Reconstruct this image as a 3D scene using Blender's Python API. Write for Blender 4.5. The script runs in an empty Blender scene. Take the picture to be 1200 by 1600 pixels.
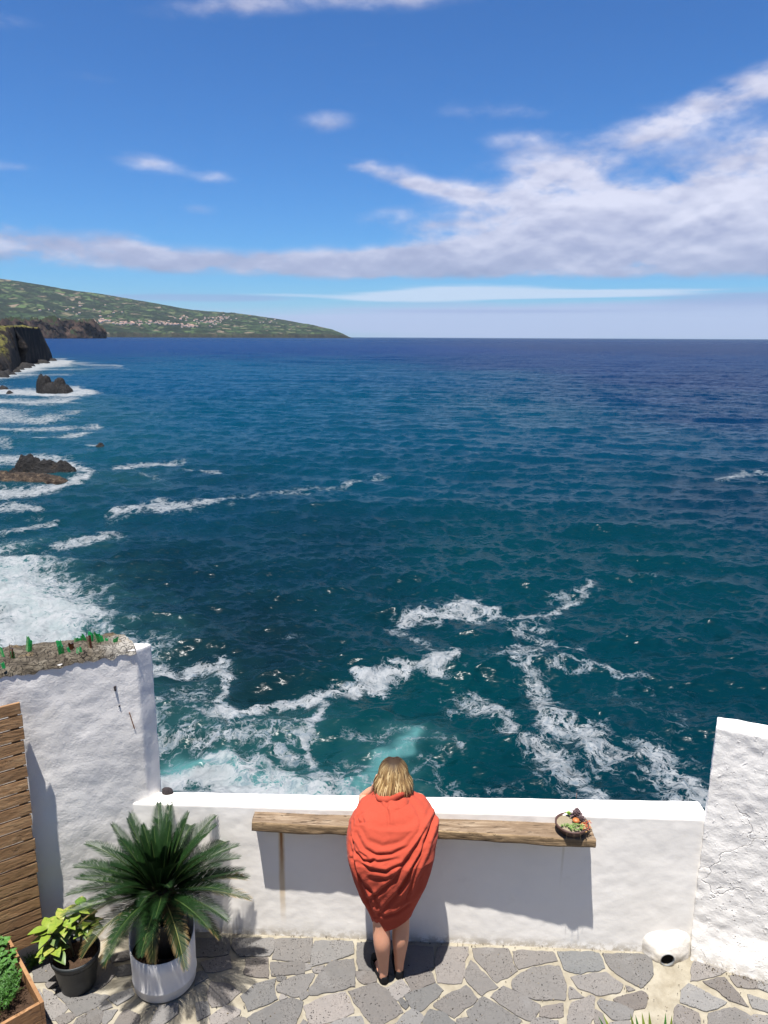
import bpy, bmesh, math, random
import numpy as np
from mathutils import Vector, noise as mn
random.seed(7); RNG = np.random.default_rng(7)
sc = bpy.context.scene
COL = sc.collection
rad = math.radians

# ------------------------------------------------------------------ camera
F_, PITCH, ROLL, H = 1155.0, rad(13.3), rad(0.27), 4.3
cam_d = bpy.data.cameras.new('camera'); cam = bpy.data.objects.new('camera', cam_d); COL.objects.link(cam)
cam.location = (0, 0, H)
cam.rotation_mode = 'QUATERNION'
from mathutils import Euler, Quaternion, Matrix
cam.rotation_quaternion = (Matrix.Rotation(rad(90) - PITCH, 3, 'X') @ Matrix.Rotation(ROLL, 3, 'Z')).to_quaternion()
cam_d.sensor_fit = 'VERTICAL'; cam_d.sensor_height = 36.0; cam_d.lens = 36.0 * F_ / 1600
cam_d.clip_start = 0.1; cam_d.clip_end = 200000
sc.camera = cam
sc.render.resolution_x = 768; sc.render.resolution_y = 1024

# ------------------------------------------------------------------ sun, exposure
SUN_EL, SUN_AZ = 77.0, 26.0        # travels towards +Y and a little to +X
sd = bpy.data.lights.new('sun', 'SUN'); sd.energy = 5.0; sd.angle = rad(0.53); sd.color = (1.0, 0.955, 0.9)
so = bpy.data.objects.new('sun', sd); COL.objects.link(so)
tv = Vector((math.sin(rad(SUN_AZ)) * math.cos(rad(SUN_EL)), math.cos(rad(SUN_AZ)) * math.cos(rad(SUN_EL)), -math.sin(rad(SUN_EL))))
so.rotation_mode = 'QUATERNION'; so.rotation_quaternion = tv.to_track_quat('-Z', 'Y')
so.location = (-5, -8, 30)
sc.view_settings.view_transform = 'Standard'; sc.view_settings.look = 'None'
sc.view_settings.exposure = 1.08; sc.view_settings.gamma = 1.0

# ------------------------------------------------------------------ node expression helper
class E:
    """a float socket with arithmetic"""
    def __init__(s, nt, sock): s.nt = nt; s.s = sock
    def _m(s, op, *a, clamp=False):
        n = s.nt.nodes.new('ShaderNodeMath'); n.operation = op; n.use_clamp = clamp
        for i, v in enumerate((s,) + a):
            if isinstance(v, E): s.nt.links.new(v.s, n.inputs[i])
            else: n.inputs[i].default_value = v
        return E(s.nt, n.outputs[0])
    def __add__(s, o): return s._m('ADD', o)
    __radd__ = __add__
    def __sub__(s, o): return s._m('SUBTRACT', o)
    def __rsub__(s, o): return (s * -1.0) + o
    def __mul__(s, o): return s._m('MULTIPLY', o)
    __rmul__ = __mul__
    def __truediv__(s, o): return s._m('DIVIDE', o)
    def __pow__(s, o): return s._m('POWER', o)
    def sat(s): return s._m('ADD', 0.0, clamp=True)
    def max(s, o): return s._m('MAXIMUM', o)
    def min(s, o): return s._m('MINIMUM', o)
    def abs(s): return s._m('ABSOLUTE')
    def exp(s): return s._m('EXPONENT')
    def ss(s, a, b):
        n = s.nt.nodes.new('ShaderNodeMapRange'); n.interpolation_type = 'SMOOTHSTEP'
        s.nt.links.new(s.s, n.inputs[0]); n.inputs[1].default_value = a; n.inputs[2].default_value = b
        n.inputs[3].default_value = 0; n.inputs[4].default_value = 1
        return E(s.nt, n.outputs[0])
def nn(nt, kind, ins=None, **attrs):
    n = nt.nodes.new(kind)
    for k, v in attrs.items(): setattr(n, k, v)
    for k, v in (ins or {}).items():
        if isinstance(v, E): v = v.s
        if isinstance(v, bpy.types.NodeSocket): nt.links.new(v, n.inputs[k])
        else: n.inputs[k].default_value = v
    return n
def noise(nt, vec, scale, detail=4, rough=0.55, dist=0.0, sc3=None):
    v = vec
    if sc3: v = nn(nt, 'ShaderNodeMapping', {0: vec, 3: sc3}).outputs[0]
    return E(nt, nn(nt, 'ShaderNodeTexNoise', {'Vector': v, 'Scale': scale, 'Detail': detail, 'Roughness': rough, 'Distortion': dist}).outputs[0])
def voro(nt, vec, scale, feature='F1', out=0, rnd=1.0, sc3=None):
    v = vec
    if sc3: v = nn(nt, 'ShaderNodeMapping', {0: vec, 3: sc3}).outputs[0]
    n = nn(nt, 'ShaderNodeTexVoronoi', {'Vector': v, 'Scale': scale, 'Randomness': rnd}, feature=feature)
    return E(nt, n.outputs[out]) if isinstance(out, int) else n.outputs[out]
def c4(c): return (c[0], c[1], c[2], 1.0) if len(c) == 3 else c
def mixc(nt, f, a, b, mode='MIX'):
    n = nt.nodes.new('ShaderNodeMix'); n.data_type = 'RGBA'; n.blend_type = mode
    for i, v in ((0, f), (6, a), (7, b)):
        if isinstance(v, E): v = v.s
        if isinstance(v, bpy.types.NodeSocket): nt.links.new(v, n.inputs[i])
        else: n.inputs[i].default_value = c4(v) if i else v
    return n.outputs[2]
def ramp(nt, f, stops):
    n = nt.nodes.new('ShaderNodeValToRGB'); nt.links.new(f.s if isinstance(f, E) else f, n.inputs[0])
    el = n.color_ramp.elements
    while len(el) < len(stops): el.new(0.5)
    for e, (p, c) in zip(el, stops): e.position = p; e.color = c4(c)
    return n.outputs[0]
def mat(name, rough=0.6, spec=0.5):
    m = bpy.data.materials.new(name); m.use_nodes = True; nt = m.node_tree; nt.nodes.clear()
    out = nt.nodes.new('ShaderNodeOutputMaterial'); p = nt.nodes.new('ShaderNodeBsdfPrincipled')
    nt.links.new(p.outputs[0], out.inputs[0])
    p.inputs['Roughness'].default_value = rough; p.inputs['Specular IOR Level'].default_value = spec
    pos = nt.nodes.new('ShaderNodeNewGeometry').outputs['Position']
    return m, nt, p, pos
def setc(nt, p, v, name='Base Color'):
    if isinstance(v, E): v = v.s
    if isinstance(v, bpy.types.NodeSocket): nt.links.new(v, p.inputs[name])
    else: p.inputs[name].default_value = c4(v) if not isinstance(v, float) else v
def bump(nt, p, h, dist, strength=1.0):
    b = nn(nt, 'ShaderNodeBump', {'Height': h, 'Distance': dist, 'Strength': strength}); nt.links.new(b.outputs[0], p.inputs['Normal']); return b
def attr(nt, name): return nn(nt, 'ShaderNodeAttribute', attribute_name=name)

# ------------------------------------------------------------------ world: sky with clouds
wd = bpy.data.worlds.new('World'); sc.world = wd; wd.use_nodes = True
nt = wd.node_tree; nt.nodes.clear()
out = nt.nodes.new('ShaderNodeOutputWorld'); bg = nt.nodes.new('ShaderNodeBackground'); nt.links.new(bg.outputs[0], out.inputs[0])
sky = nn(nt, 'ShaderNodeTexSky', sky_type='NISHITA'); sky.sun_disc = False; sky.sun_elevation = rad(SUN_EL); sky.sun_rotation = rad(180 + SUN_AZ)
sky.altitude = 20; sky.air_density = 1.0; sky.dust_density = 0.3; sky.ozone_density = 2.5
bg.inputs[1].default_value = 0.055
SKYMUL = (1.2, 3.4, 5.5, 1)
gd = nt.nodes.new('ShaderNodeTexCoord').outputs['Generated']
sp = nn(nt, 'ShaderNodeSeparateXYZ', {0: gd})
X, Y, Z = (E(nt, sp.outputs[i]) for i in range(3))
az = X._m('ARCTAN2', Y) * 57.2958                       # degrees, 0 is out to sea
el = Z._m('ARCSINE') * 57.2958
skyc = mixc(nt, 1.0, sky.outputs[0], (.2, .2, .2), 'MULTIPLY')
skyc = nn(nt, 'ShaderNodeGamma', {0: skyc, 1: 1.22}).outputs[0]
skyc = mixc(nt, 1.0, skyc, SKYMUL, 'MULTIPLY')
# angular coordinate for the cloud noise (degrees, stretched sideways low down)
cv = nn(nt, 'ShaderNodeCombineXYZ', {0: az * 0.06, 1: el * 0.13, 2: 1.7}).outputs[0]
n1 = noise(nt, cv, 2.3, 4, 0.5, 0.15)
n2 = noise(nt, cv, 5.0, 5, 0.55, 0.15)
cv2 = nn(nt, 'ShaderNodeCombineXYZ', {0: az * 0.06, 1: el * 0.13 - 0.06, 2: 1.7}).outputs[0]
n3 = noise(nt, cv2, 2.3, 4, 0.5, 0.15)
def blob(a0, e0, sa, se, w=1.0, tilt=0.0):
    da = az - a0; de = el - e0 - da * tilt
    q = (da * (1 / sa)) ** 2.0 if False else None
    u = da * (1 / sa); v = de * (1 / se)
    return ((u * u + v * v) * -1.0).exp() * w
CL = [  # azimuth, elevation, half-widths, weight, tilt  (deg)
 (-26, 5.6, 8, 1.1, .95, .0), (-14, 5.2, 12, .95, .85, .0), (-2, 5.1, 9, 1.1, .85, .02), (6, 5.6, 8, 1.5, 1.0, .03),
 (14, 6.0, 8, 1.8, 1.05, .02), (22, 6.4, 8, 2.4, 1.1, .03), (32, 7.0, 12, 3.0, 1.2, .03), (9, 8.8, 5, 1.3, .95, .0), (19, 13.3, 4.5, 1.2, .6, .25), (6, 10.2, 3.5, .6, .6, -.1), (15, 8.2, 6, 1.4, .75, 0), (-26, 6.6, 3, .8, .6, 0), (-19, 6.4, 2.5, .7, .6, 0), (0, 8.4, 3, .8, .5, 0),
 (12.5, 11.0, 5.0, 1.6, 1.05, -.10), (2, 10.7, 4.0, .6, .85, -.22), (3, 7.6, 2.2, .8, .6, .0), (21.5, 9.2, 4.5, 1.5, .9, .05), (25, 11.9, 4.5, 1.5, .95, .1), (25, 15.6, 8, 1.1, .95, .24),
 (9.5, 15.2, 6, .9, .55, .0), (10.5, 13.4, 3.5, .6, .5, .0), (-16.5, 11.4, 2.6, .7, .7, -.05), (-12, 10.8, 1.6, .5, .55, 0), (-4.5, 14.5, 2.6, .8, .47, .03), (-1, 11.8, 3, .6, .5, .0),
 (-24.5, 18.6, 2.2, .7, .56, .05), (-20, 16.0, 2.5, .5, .35, 0), (-13, 8.6, 2, .5, .4, 0), (-10, 20.8, 6, .9, .62, .12), (1, 21.6, 6, .9, .62, .02), (-29, 21.5, 2, .6, .7, .0), (20, 22.6, 14, .6, .45, .0), (-26, 10.6, 3, .4, .35, .0), (-30, 22, 3, .8, .5, 0),
 (-60, 8, 20, 3, .9, 0), (60, 9, 22, 5, 1.1, 0), (90, 20, 20, 8, .8, 0), (-100, 18, 20, 6, .8, 0)]
m = None
for b in CL:
    g = blob(*b); m = g if m is None else m + g
nz = (n1 - 0.5) * 2.3 + (n2 - 0.5) * 0.7
flat = el.ss(3.6, 4.6)                                    # the bank's flat base
n5 = noise(nt, cv, 11.0, 5, 0.62, 0.2)
dens = ((m * flat * (n2 * 1.9 + n5 * .7 - .22) + nz * m.min(1.0)) - 0.20).ss(0.0, 1.15)
shade = (n3 - n1) * 2.6 + m * 0.06 + 0.42 + (el - 6.0).min(3.0) * 0.11 + (n2 - .5) * .5
ccol = ramp(nt, shade.sat(), [(0.0, (2.5, 2.8, 4.4)), (0.45, (3.8, 4.0, 5.6)), (1.0, (7.1, 7.1, 8.3))])
col = mixc(nt, dens * 0.90, skyc, ccol)
# thin layers just over the horizon
cv3 = nn(nt, 'ShaderNodeCombineXYZ', {0: az * 0.03, 1: el * 0.9, 2: 4.1}).outputs[0]
n4 = noise(nt, cv3, 2.6, 5, 0.55, 0.4)
hz1 = blob(12, 1.1, 22, 1.2, 1.25) + blob(36, 1.6, 14, 1.4, .9) + blob(-40, 1.5, 12, 1.0, .7)
col = mixc(nt, (hz1 * 1.25 + (n4 - .5) * .8 - .12).ss(0, .8) * .92, col, (3.4, 4.2, 6.5))
wh = blob(6, 3.25, 6.5, .50, 1.25) + blob(16, 3.1, 7, .28, .9) + blob(0, 2.8, 5, .25, .6) + blob(-8, 3.0, 5, .2, .4)
col = mixc(nt, (wh * 1.3 + (n4 - .5) * 1.2 - .25).ss(0, .7) * .8, col, (5.6, 6.6, 8.0))
dk = blob(-13, 2.75, 7, .28, 1.0) + blob(26, 2.6, 8, .5, .9) + blob(8, 1.9, 12, .16, .8)
col = mixc(nt, (dk * 1.4 + (n4 - .5) * 1.2 - .25).ss(0, .8) * .6, col, (1.9, 2.8, 5.4))
nt.links.new(col, bg.inputs[0])

# ------------------------------------------------------------------ object helpers
def link(me, name, parent=None, mats=()):
    o = bpy.data.objects.new(name, me); COL.objects.link(o)
    for m_ in mats: me.materials.append(m_)
    if parent: o.parent = parent
    return o
ROOTLOC = {}
def tag(o, label=None, cat=None, group=None, kind=None):
    if label: o['label'] = label
    if cat: o['category'] = cat
    if group: o['group'] = group
    if kind: o['kind'] = kind
    return o
def thing(name, loc, label, cat, group=None):
    o = bpy.data.objects.new(name, None); COL.objects.link(o); o.location = loc; o.empty_display_size = .1
    return tag(o, label, cat, group)
def chain_loc(p):
    v = Vector((0, 0, 0))
    while p: v += p.location; p = p.parent
    return v
def build(name, verts, faces, m, parent=None, smooth=False, cols=None, midx=None, attrs=None, loc=None):
    """world-space vertices -> one mesh object (optionally with its own origin)"""
    base = chain_loc(parent) if parent else Vector((0, 0, 0))
    o_loc = Vector(loc) if loc is not None else base
    V = np.asarray(verts, dtype=np.float64).reshape(-1, 3) - np.array(o_loc)[None]
    me = bpy.data.meshes.new(name)
    if isinstance(faces, np.ndarray):
        nf, k = faces.shape
        me.vertices.add(len(V)); me.vertices.foreach_set('co', V.astype(np.float32).ravel())
        me.loops.add(nf * k); me.loops.foreach_set('vertex_index', faces.astype(np.int32).ravel())
        me.polygons.add(nf); me.polygons.foreach_set('loop_start', np.arange(0, nf * k, k, dtype=np.int32))
        me.update(calc_edges=True)
    else:
        me.from_pydata([tuple(v) for v in V], [], faces)
    if smooth: me.polygons.foreach_set('use_smooth', np.ones(len(me.polygons), dtype=bool))
    for m_ in (m if isinstance(m, (list, tuple)) else [m]): me.materials.append(m_)
    if midx is not None: me.polygons.foreach_set('material_index', np.asarray(midx, dtype=np.int32))
    if cols is not None:
        a = me.color_attributes.new('col', 'FLOAT_COLOR', 'POINT')
        c = np.ones((len(V), 4), np.float32); c[:, :np.asarray(cols).shape[1]] = cols
        a.data.foreach_set('color', c.ravel())
    for k_, v_ in (attrs or {}).items():
        a = me.attributes.new(k_, 'FLOAT', 'POINT'); a.data.foreach_set('value', np.asarray(v_, np.float32))
    me.update(); me.validate()
    o = bpy.data.objects.new(name, me); COL.objects.link(o)
    if parent: o.parent = parent
    o.location = o_loc - base
    return o
def grid_faces(nu, nv, wrap=False, off=0):
    i = np.arange(nu - 1)[:, None]; j = np.arange(nv if wrap else nv - 1)[None]
    a = i * nv + j; b = i * nv + (j + 1) % nv; c = (i + 1) * nv + (j + 1) % nv; d = (i + 1) * nv + j
    return np.stack([a + 0 * b, b + 0 * a, c, d], -1).reshape(-1, 4) + off
class MB:
    def __init__(s): s.v = []; s.f = []; s.c = []; s.mi = []
    def add(s, v, f, c=None, mi=0):
        o = len(s.v); s.v.extend([tuple(p) for p in v]); s.f.extend([tuple(int(q) + o for q in g) for g in f])
        s.c.extend([c if c is not None else (1, 1, 1)] * len(v) if not isinstance(c, list) else c); s.mi.extend([mi] * len(f))
    def tube(s, pts, rs, n=8, c=None, cap=True, mi=0):
        pts = [Vector(p) for p in pts]; V = []; N = len(pts)
        if not hasattr(rs, '__len__'): rs = [rs] * N
        ref = Vector((0.31, 0.2, 0.93)).normalized()
        for i, p in enumerate(pts):
            t = (pts[min(i + 1, N - 1)] - pts[max(i - 1, 0)]).normalized()
            a = t.cross(ref)
            if a.length < 1e-3: a = t.cross(Vector((1, 0, 0)))
            a.normalize(); b = t.cross(a)
            for k in range(n):
                th = 2 * math.pi * k / n; V.append(p + (a * math.cos(th) + b * math.sin(th)) * rs[i])
        Fc = [tuple(q) for q in grid_faces(N, n, True)]
        if cap: Fc += [tuple(range(n))[::-1], tuple(range((N - 1) * n, N * n))]
        s.add(V, Fc, c, mi)
    def box(s, c0, ax, ay, az_, c=None, mi=0):
        c0, ax, ay, az_ = (Vector(q) for q in (c0, ax, ay, az_))
        V = [c0 + ax * i + ay * j + az_ * k for k in (-.5, .5) for j in (-.5, .5) for i in (-.5, .5)]
        s.add(V, [(0, 2, 3, 1), (4, 5, 7, 6), (0, 1, 5, 4), (2, 6, 7, 3), (0, 4, 6, 2), (1, 3, 7, 5)], c, mi)
    def lathe(s, ctr, prof, n=32, c=None, mi=0, wob=0.0):
        V = []
        for r, z in prof:
            for k in range(n):
                th = 2 * math.pi * k / n; rr = r * (1 + wob * math.sin(3 * th + 1))
                V.append((ctr[0] + rr * math.cos(th), ctr[1] + rr * math.sin(th), ctr[2] + z))
        s.add(V, [tuple(q) for q in grid_faces(len(prof), n, True)], c, mi)
    def build(s, name, m, parent=None, smooth=False, col=False, loc=None):
        return build(name, s.v, s.f, m, parent, smooth, cols=s.c if col else None, midx=s.mi, loc=loc)
def bevel(o, w, seg=2):
    b = o.modifiers.new('bevel', 'BEVEL'); b.width = w; b.segments = seg; b.limit_method = 'ANGLE'; return o
def fbm(p, s, oct=4, seed=0.0):
    return mn.fractal(Vector((p[0] * s + seed, p[1] * s + seed * 1.3, p[2] * s - seed)), 1.0, 2.0, oct)

# pixel of the photograph -> a ray; used once to read off real places on the ground, the sea and the walls
def ray(x, y):
    u = (x - 600) / F_; v = -(y - 800) / F_; c, s = math.cos(ROLL), math.sin(ROLL)
    u, v = u * c - v * s, u * s + v * c
    return np.array([u, math.cos(PITCH) + v * math.sin(PITCH), -math.sin(PITCH) + v * math.cos(PITCH)])
def onz(x, y, z=0.0):
    d = ray(x, y); t = (z - H) / d[2]; return np.array([0, 0, H]) + t * d
def ony(x, y, Y):
    d = ray(x, y); return np.array([0, 0, H]) + Y / d[1] * d
def project(P):
    P = np.asarray(P, float) - [0, 0, H]
    z = P[..., 1] * math.cos(PITCH) - P[..., 2] * math.sin(PITCH)
    v = (P[..., 1] * math.sin(PITCH) + P[..., 2] * math.cos(PITCH)) / z; u = P[..., 0] / z
    c, s = math.cos(ROLL), math.sin(ROLL); u, v = u * c + v * s, -u * s + v * c
    return 600 + F_ * u, 800 - F_ * v

# ------------------------------------------------------------------ materials
def plaster(name, base=(.80, .80, .79), rough_h=.006, pits=0.0, stain=True, rust=False, sc_=1.0):
    m, nt, p, pos = mat(name, .85, .25)
    big = noise(nt, pos, 1.3, 4, .6); mid = noise(nt, pos, 9 * sc_, 5, .62); fine = noise(nt, pos, 60 * sc_, 4, .65)
    c = mixc(nt, big.ss(.35, .75) * .35, base, (base[0] * .80, base[1] * .785, base[2] * .76))
    c = mixc(nt, (noise(nt, pos, 4, 6, .72).ss(.56, .76)) * .35, c, (.62, .58, .50))
    h = mid * .45 + fine * .16 + big * .8
    wv0 = nn(nt, 'ShaderNodeTexNoise', {'Vector': pos, 'Scale': 3.0, 'Detail': 4.0}).outputs[1]
    cv0 = nn(nt, 'ShaderNodeVectorMath', {0: nn(nt, 'ShaderNodeVectorMath', {0: wv0, 1: (.5, .5, .5)}, operation='MULTIPLY').outputs[0], 1: pos}, operation='ADD').outputs[0]
    crk = (1 - voro(nt, cv0, 1.1, 'DISTANCE_TO_EDGE').ss(.0, .006)) * float(pits) * noise(nt, pos, 1.1, 3).ss(.54, .62)
    c = mixc(nt, crk * .28, c, (.34, .32, .30)); h = h - crk * .25
    if pits:
        vv = voro(nt, pos, 38, sc3=(1, 1, .8)); sel = noise(nt, pos, 5, 3, .6).ss(.5, .66)
        pit = (1 - vv.ss(.10, .2)) * sel * (noise(nt, pos, 40, 2).ss(.42, .6))
        c = mixc(nt, pit * .55 * pits, c, (.33, .33, .36)); h = h - pit * .9
        rid = noise(nt, pos, 20, 4, .6, .4, sc3=(1, 1, .7)).ss(.58, .72); h = h + rid * .22 * pits
    sz = nn(nt, 'ShaderNodeSeparateXYZ', {0: pos}); zz = E(nt, sz.outputs[2]); xx = E(nt, sz.outputs[0])
    if stain:
        nb = noise(nt, pos, 14, 5, .7)
        foot = (1 - zz.ss(.0, .11)) * nb.ss(.40, .58)
        c = mixc(nt, foot * .75, c, (.38, .33, .25))
        damp = (1 - zz.ss(.0, .30)) * noise(nt, pos, 3, 4, .6).ss(.45, .7)
        c = mixc(nt, damp * .3, c, (.60, .57, .50))
    if rust:
        def streak(x0, z0, z1, w, colr, amt):
            d = (xx - x0 + (noise(nt, pos, 5, 2) - .5) * .02).abs()
            wv = 1 - (d / w).ss(.3, 1.0)
            return (wv * zz.ss(z1, z1 + .45) * (1 - zz.ss(z0, z0 + .04)) * (noise(nt, pos, 18, 4, .6, sc3=(1, 1, .15)) * .7 + .5) * amt).sat(), colr
        for a in ((-.722, .93, .02, .030, (.50, .33, .12), .75), (-.722, .93, .42, .014, (.30, .13, .04), 1.1), (1.262, .93, .45, .012, (.58, .54, .42), .6)):
            f, cc = streak(*a); c = mixc(nt, f, c, cc)
    setc(nt, p, c); bump(nt, p, h, rough_h * 3); return m
M = {}
M['plaster_l'] = plaster('rough_whitewash', (.76, .735, .695), .0034, sc_=1.3)
M['plaster_r'] = plaster('pitted_whitewash', (.79, .765, .72), .0045, pits=1.0)
M['plaster_low'] = plaster('smooth_whitewash', (.84, .81, .755), .0012, rust=True)
M['plaster_cap'] = plaster('whitewash_cap', (.84, .84, .83), .002, stain=False)
M['hump'] = plaster('whitewash_hump', (.60, .565, .51), .003, sc_=1.5)

m, nt, p, pos = mat('mortar_joints', .9, .2)
n_ = noise(nt, pos, 7, 5, .6); c = ramp(nt, n_, [(.3, (.19, .165, .12)), (.55, (.27, .245, .19)), (.8, (.33, .305, .25))])
c = mixc(nt, noise(nt, pos, 2.0, 5, .7).ss(.56, .75) * .5, c, (.12, .10, .07))
c = mixc(nt, noise(nt, pos, 120, 3, .6).ss(.6, .75) * .4, c, (.12, .10, .08))
setc(nt, p, c); bump(nt, p, noise(nt, pos, 45, 5, .7) + n_ * 1.5, .006); M['mortar'] = m
m, nt, p, pos = mat('basalt_paving', .75, .3)
a = attr(nt, 'col').outputs['Color']
c = mixc(nt, noise(nt, pos, 9, 6, .65).ss(.3, .75) * .6, a, mixc(nt, 1.0, a, (1.42, 1.38, 1.34), 'MULTIPLY'))
c = mixc(nt, noise(nt, pos, 3.2, 5, .7, .5).ss(.56, .74) * .5, c, (.19, .185, .18))
c = mixc(nt, noise(nt, pos, 150, 3, .7).ss(.56, .7) * .35, c, (.04, .04, .045))
pt = ((1 - voro(nt, pos, 55).ss(.12, .26)) * noise(nt, pos, 4, 2).ss(.38, .6) * noise(nt, pos, 26, 2).ss(.44, .55)).max((1 - voro(nt, pos, 130).ss(.10, .3)) * noise(nt, pos, 9, 3).ss(.45, .6) * .7)
c = mixc(nt, pt * .9, c, (.016, .015, .016))
setc(nt, p, c); bump(nt, p, noise(nt, pos, 30, 6, .65) * 1.2 - pt * 1.6 + noise(nt, pos, 160, 3) * .6, .008); M['stone'] = m

def wood(name, ca, cb, cc, axis_scale, rough=.7, scale=1.0, cracks=.7):
    m, nt, p, pos = mat(name, rough, .25)
    g = noise(nt, pos, 14 * scale, 7, .62, 1.2, sc3=axis_scale); g2 = noise(nt, pos, 60 * scale, 4, .6, .4, sc3=axis_scale)
    c = ramp(nt, g * .75 + g2 * .25, [(.30, ca), (.5, cb), (.68, cc)])
    ck = noise(nt, pos, 24 * scale, 5, .55, 1.5, sc3=axis_scale).ss(.60, .68)
    c = mixc(nt, ck * cracks, c, (ca[0] * .3, ca[1] * .28, ca[2] * .25))
    a = attr(nt, 'col').outputs['Color']; c = mixc(nt, 1.0, c, a, 'MULTIPLY')
    setc(nt, p, c); bump(nt, p, g * 1.0 + g2 * .5 - ck * 1.2, .006); return m
M['driftwood'] = wood('weathered_beam', (.075, .050, .03), (.16, .112, .07), (.30, .235, .165), (.13, 1, 1), .8, 1.6)
M['beam_side'] = wood('weathered_beam_edge', (.10, .065, .035), (.21, .145, .08), (.36, .26, .15), (.13, 1, 1.6), .8, 1.9)
M['slat'] = wood('pallet_slats', (.22, .12, .055), (.34, .20, .10), (.46, .30, .16), (.25, .25, 1), .7, 1.1, .35)
M['planter'] = wood('planter_boards', (.17, .085, .035), (.26, .14, .065), (.34, .20, .10), (.3, .3, 1), .65, 1.1, .3)

def simple(name, c, rough=.6, spec=.4, var=.25, sc_=20, bmp=.0, bs=40, metal=0.0, usecol=False):
    m, nt, p, pos = mat(name, rough, spec); p.inputs['Metallic'].default_value = metal
    base = attr(nt, 'col').outputs['Color'] if usecol else c
    if usecol: k = mixc(nt, 1.0, base, (1 - var, 1 - var, 1 - var), 'MULTIPLY')
    else: k = (c[0] * (1 - var), c[1] * (1 - var), c[2] * (1 - var))
    setc(nt, p, mixc(nt, noise(nt, pos, sc_, 4, .6), base, k))
    if bmp: bump(nt, p, noise(nt, pos, bs, 4, .6), bmp)
    return m
M['soil'] = simple('soil', (.09, .055, .035), .95, .1, .7, 60, .02, 70)
M['black_pot'] = simple('black_plastic', (.026, .030, .032), .45, .5, .4, 12, .002, 8)
M['white_pot'] = simple('white_plastic', (.74, .72, .69), .7, .2, .12, 5, .001, 20)
M['dark_pot'] = simple('dark_inner_pot', (.018, .019, .021), .5, .4, .4, 10)
M['cycad_trunk'] = simple('cycad_trunk', (.055, .035, .022), .9, .2, .6, 60, .01, 90)
M['metal'] = simple('rusty_bracket', (.05, .035, .03), .6, .4, .5, 60, metal=.4)
M['black'] = simple('pipe_shade_disc', (.006, .006, .006), .9, .1, .2)
M['pipe'] = simple('grey_pipe', (.22, .23, .23), .6, .3, .3, 30)
M['shoe'] = simple('black_canvas', (.010, .010, .012), .85, .2, .3, 80, .002, 300)
M['sole'] = simple('shoe_sole', (.02, .018, .018), .8, .2, .3, 80)
M['terracotta'] = simple('glazed_clay', (.085, .045, .035), .5, .4, .45, 25, .003, 40)
M['gravel'] = simple('pale_grit', (.36, .30, .20), .9, .2, .6, 160, .008, 200)
M['veg'] = simple('leaf_tissue', (.1, .1, .1), .5, .4, .3, 40, usecol=True)
M['veg_gloss'] = simple('glossy_leaf', (.1, .1, .1), .5, .3, .3, 40, usecol=True)
M['rust'] = simple('rusty_nail', (.20, .07, .02), .9, .2, .4, 80)
M['darkrock'] = simple('dark_stone', (.035, .028, .03), .85, .3, .5, 60, .01, 60)

m, nt, p, pos = mat('rubble_mortar', .95, .15)
n_ = noise(nt, pos, 11, 7, .68); vr = voro(nt, pos, 22)
c = ramp(nt, n_, [(.3, (.04, .034, .024)), (.5, (.095, .08, .06)), (.72, (.17, .15, .115))])
sx = E(nt, nn(nt, 'ShaderNodeSeparateXYZ', {0: pos}).outputs[0])
c = mixc(nt, (sx + noise(nt, pos, 8, 3) * .3).ss(-1.80, -1.62) * .8, c, (.35, .33, .29))
c = mixc(nt, noise(nt, pos, 6, 3).ss(.6, .7) * .5, c, (.17, .12, .06))
ck = (1 - voro(nt, nn(nt, 'ShaderNodeVectorMath', {0: pos, 1: nn(nt, 'ShaderNodeTexNoise', {'Vector': pos, 'Scale': 6.0}).outputs[1]}, operation='ADD').outputs[0], 9, 'DISTANCE_TO_EDGE').ss(.0, .05))
c = mixc(nt, ck * .55, c, (.04, .035, .03))
setc(nt, p, c); bump(nt, p, n_ * 2 - ck * 1.0 - vr * .8, .02); M['rubble'] = m

m, nt, p, pos = mat('bottle_glass', .08, .6)
setc(nt, p, attr(nt, 'col').outputs['Color']); p.inputs['Transmission Weight'].default_value = .55; p.inputs['IOR'].default_value = 1.5; M['glass'] = m

m, nt, p, pos = mat('skin', .5, .35)
c = mixc(nt, noise(nt, pos, 14, 4, .5), (.60, .30, .19), (.52, .25, .155)); setc(nt, p, c)
p.inputs['Subsurface Weight'].default_value = .12; p.inputs['Subsurface Radius'].default_value = (.02, .008, .004); p.inputs['Subsurface Scale'].default_value = .5; M['skin'] = m
m, nt, p, pos = mat('coral_fabric', .92, .12)
c = mixc(nt, noise(nt, pos, 5, 4, .6), (.31, .048, .026), (.375, .064, .036))
c = mixc(nt, noise(nt, pos, 400, 2, .6).ss(.4, .7) * .25, c, (.28, .03, .018)); setc(nt, p, c)
bump(nt, p, noise(nt, pos, 16, 3, .5, .4) * .7 + noise(nt, pos, 500, 2, .5, 0, (1, 1, .25)) * .10 + noise(nt, pos, 60, 3, .6) * .08, .012)
p.inputs['Sheen Weight'].default_value = .05; p.inputs['Sheen Roughness'].default_value = .5; M['shawl'] = m
m, nt, p, pos = mat('hair', .6, .15)
setc(nt, p, attr(nt, 'col').outputs['Color']); M['hair'] = m

m, nt, p, pos = mat('croton_leaf', .35, .5)
a = attr(nt, 'col').outputs['Color']
v_ = noise(nt, pos, 38, 4, .6, 1.0)
c = mixc(nt, v_.ss(.5, .6) * .75, a, (.10, .17, .02)); c = mixc(nt, noise(nt, pos, 20, 3, .6).ss(.6, .7) * .7, c, (.32, .24, .09)); setc(nt, p, c); M['croton'] = m

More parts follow.
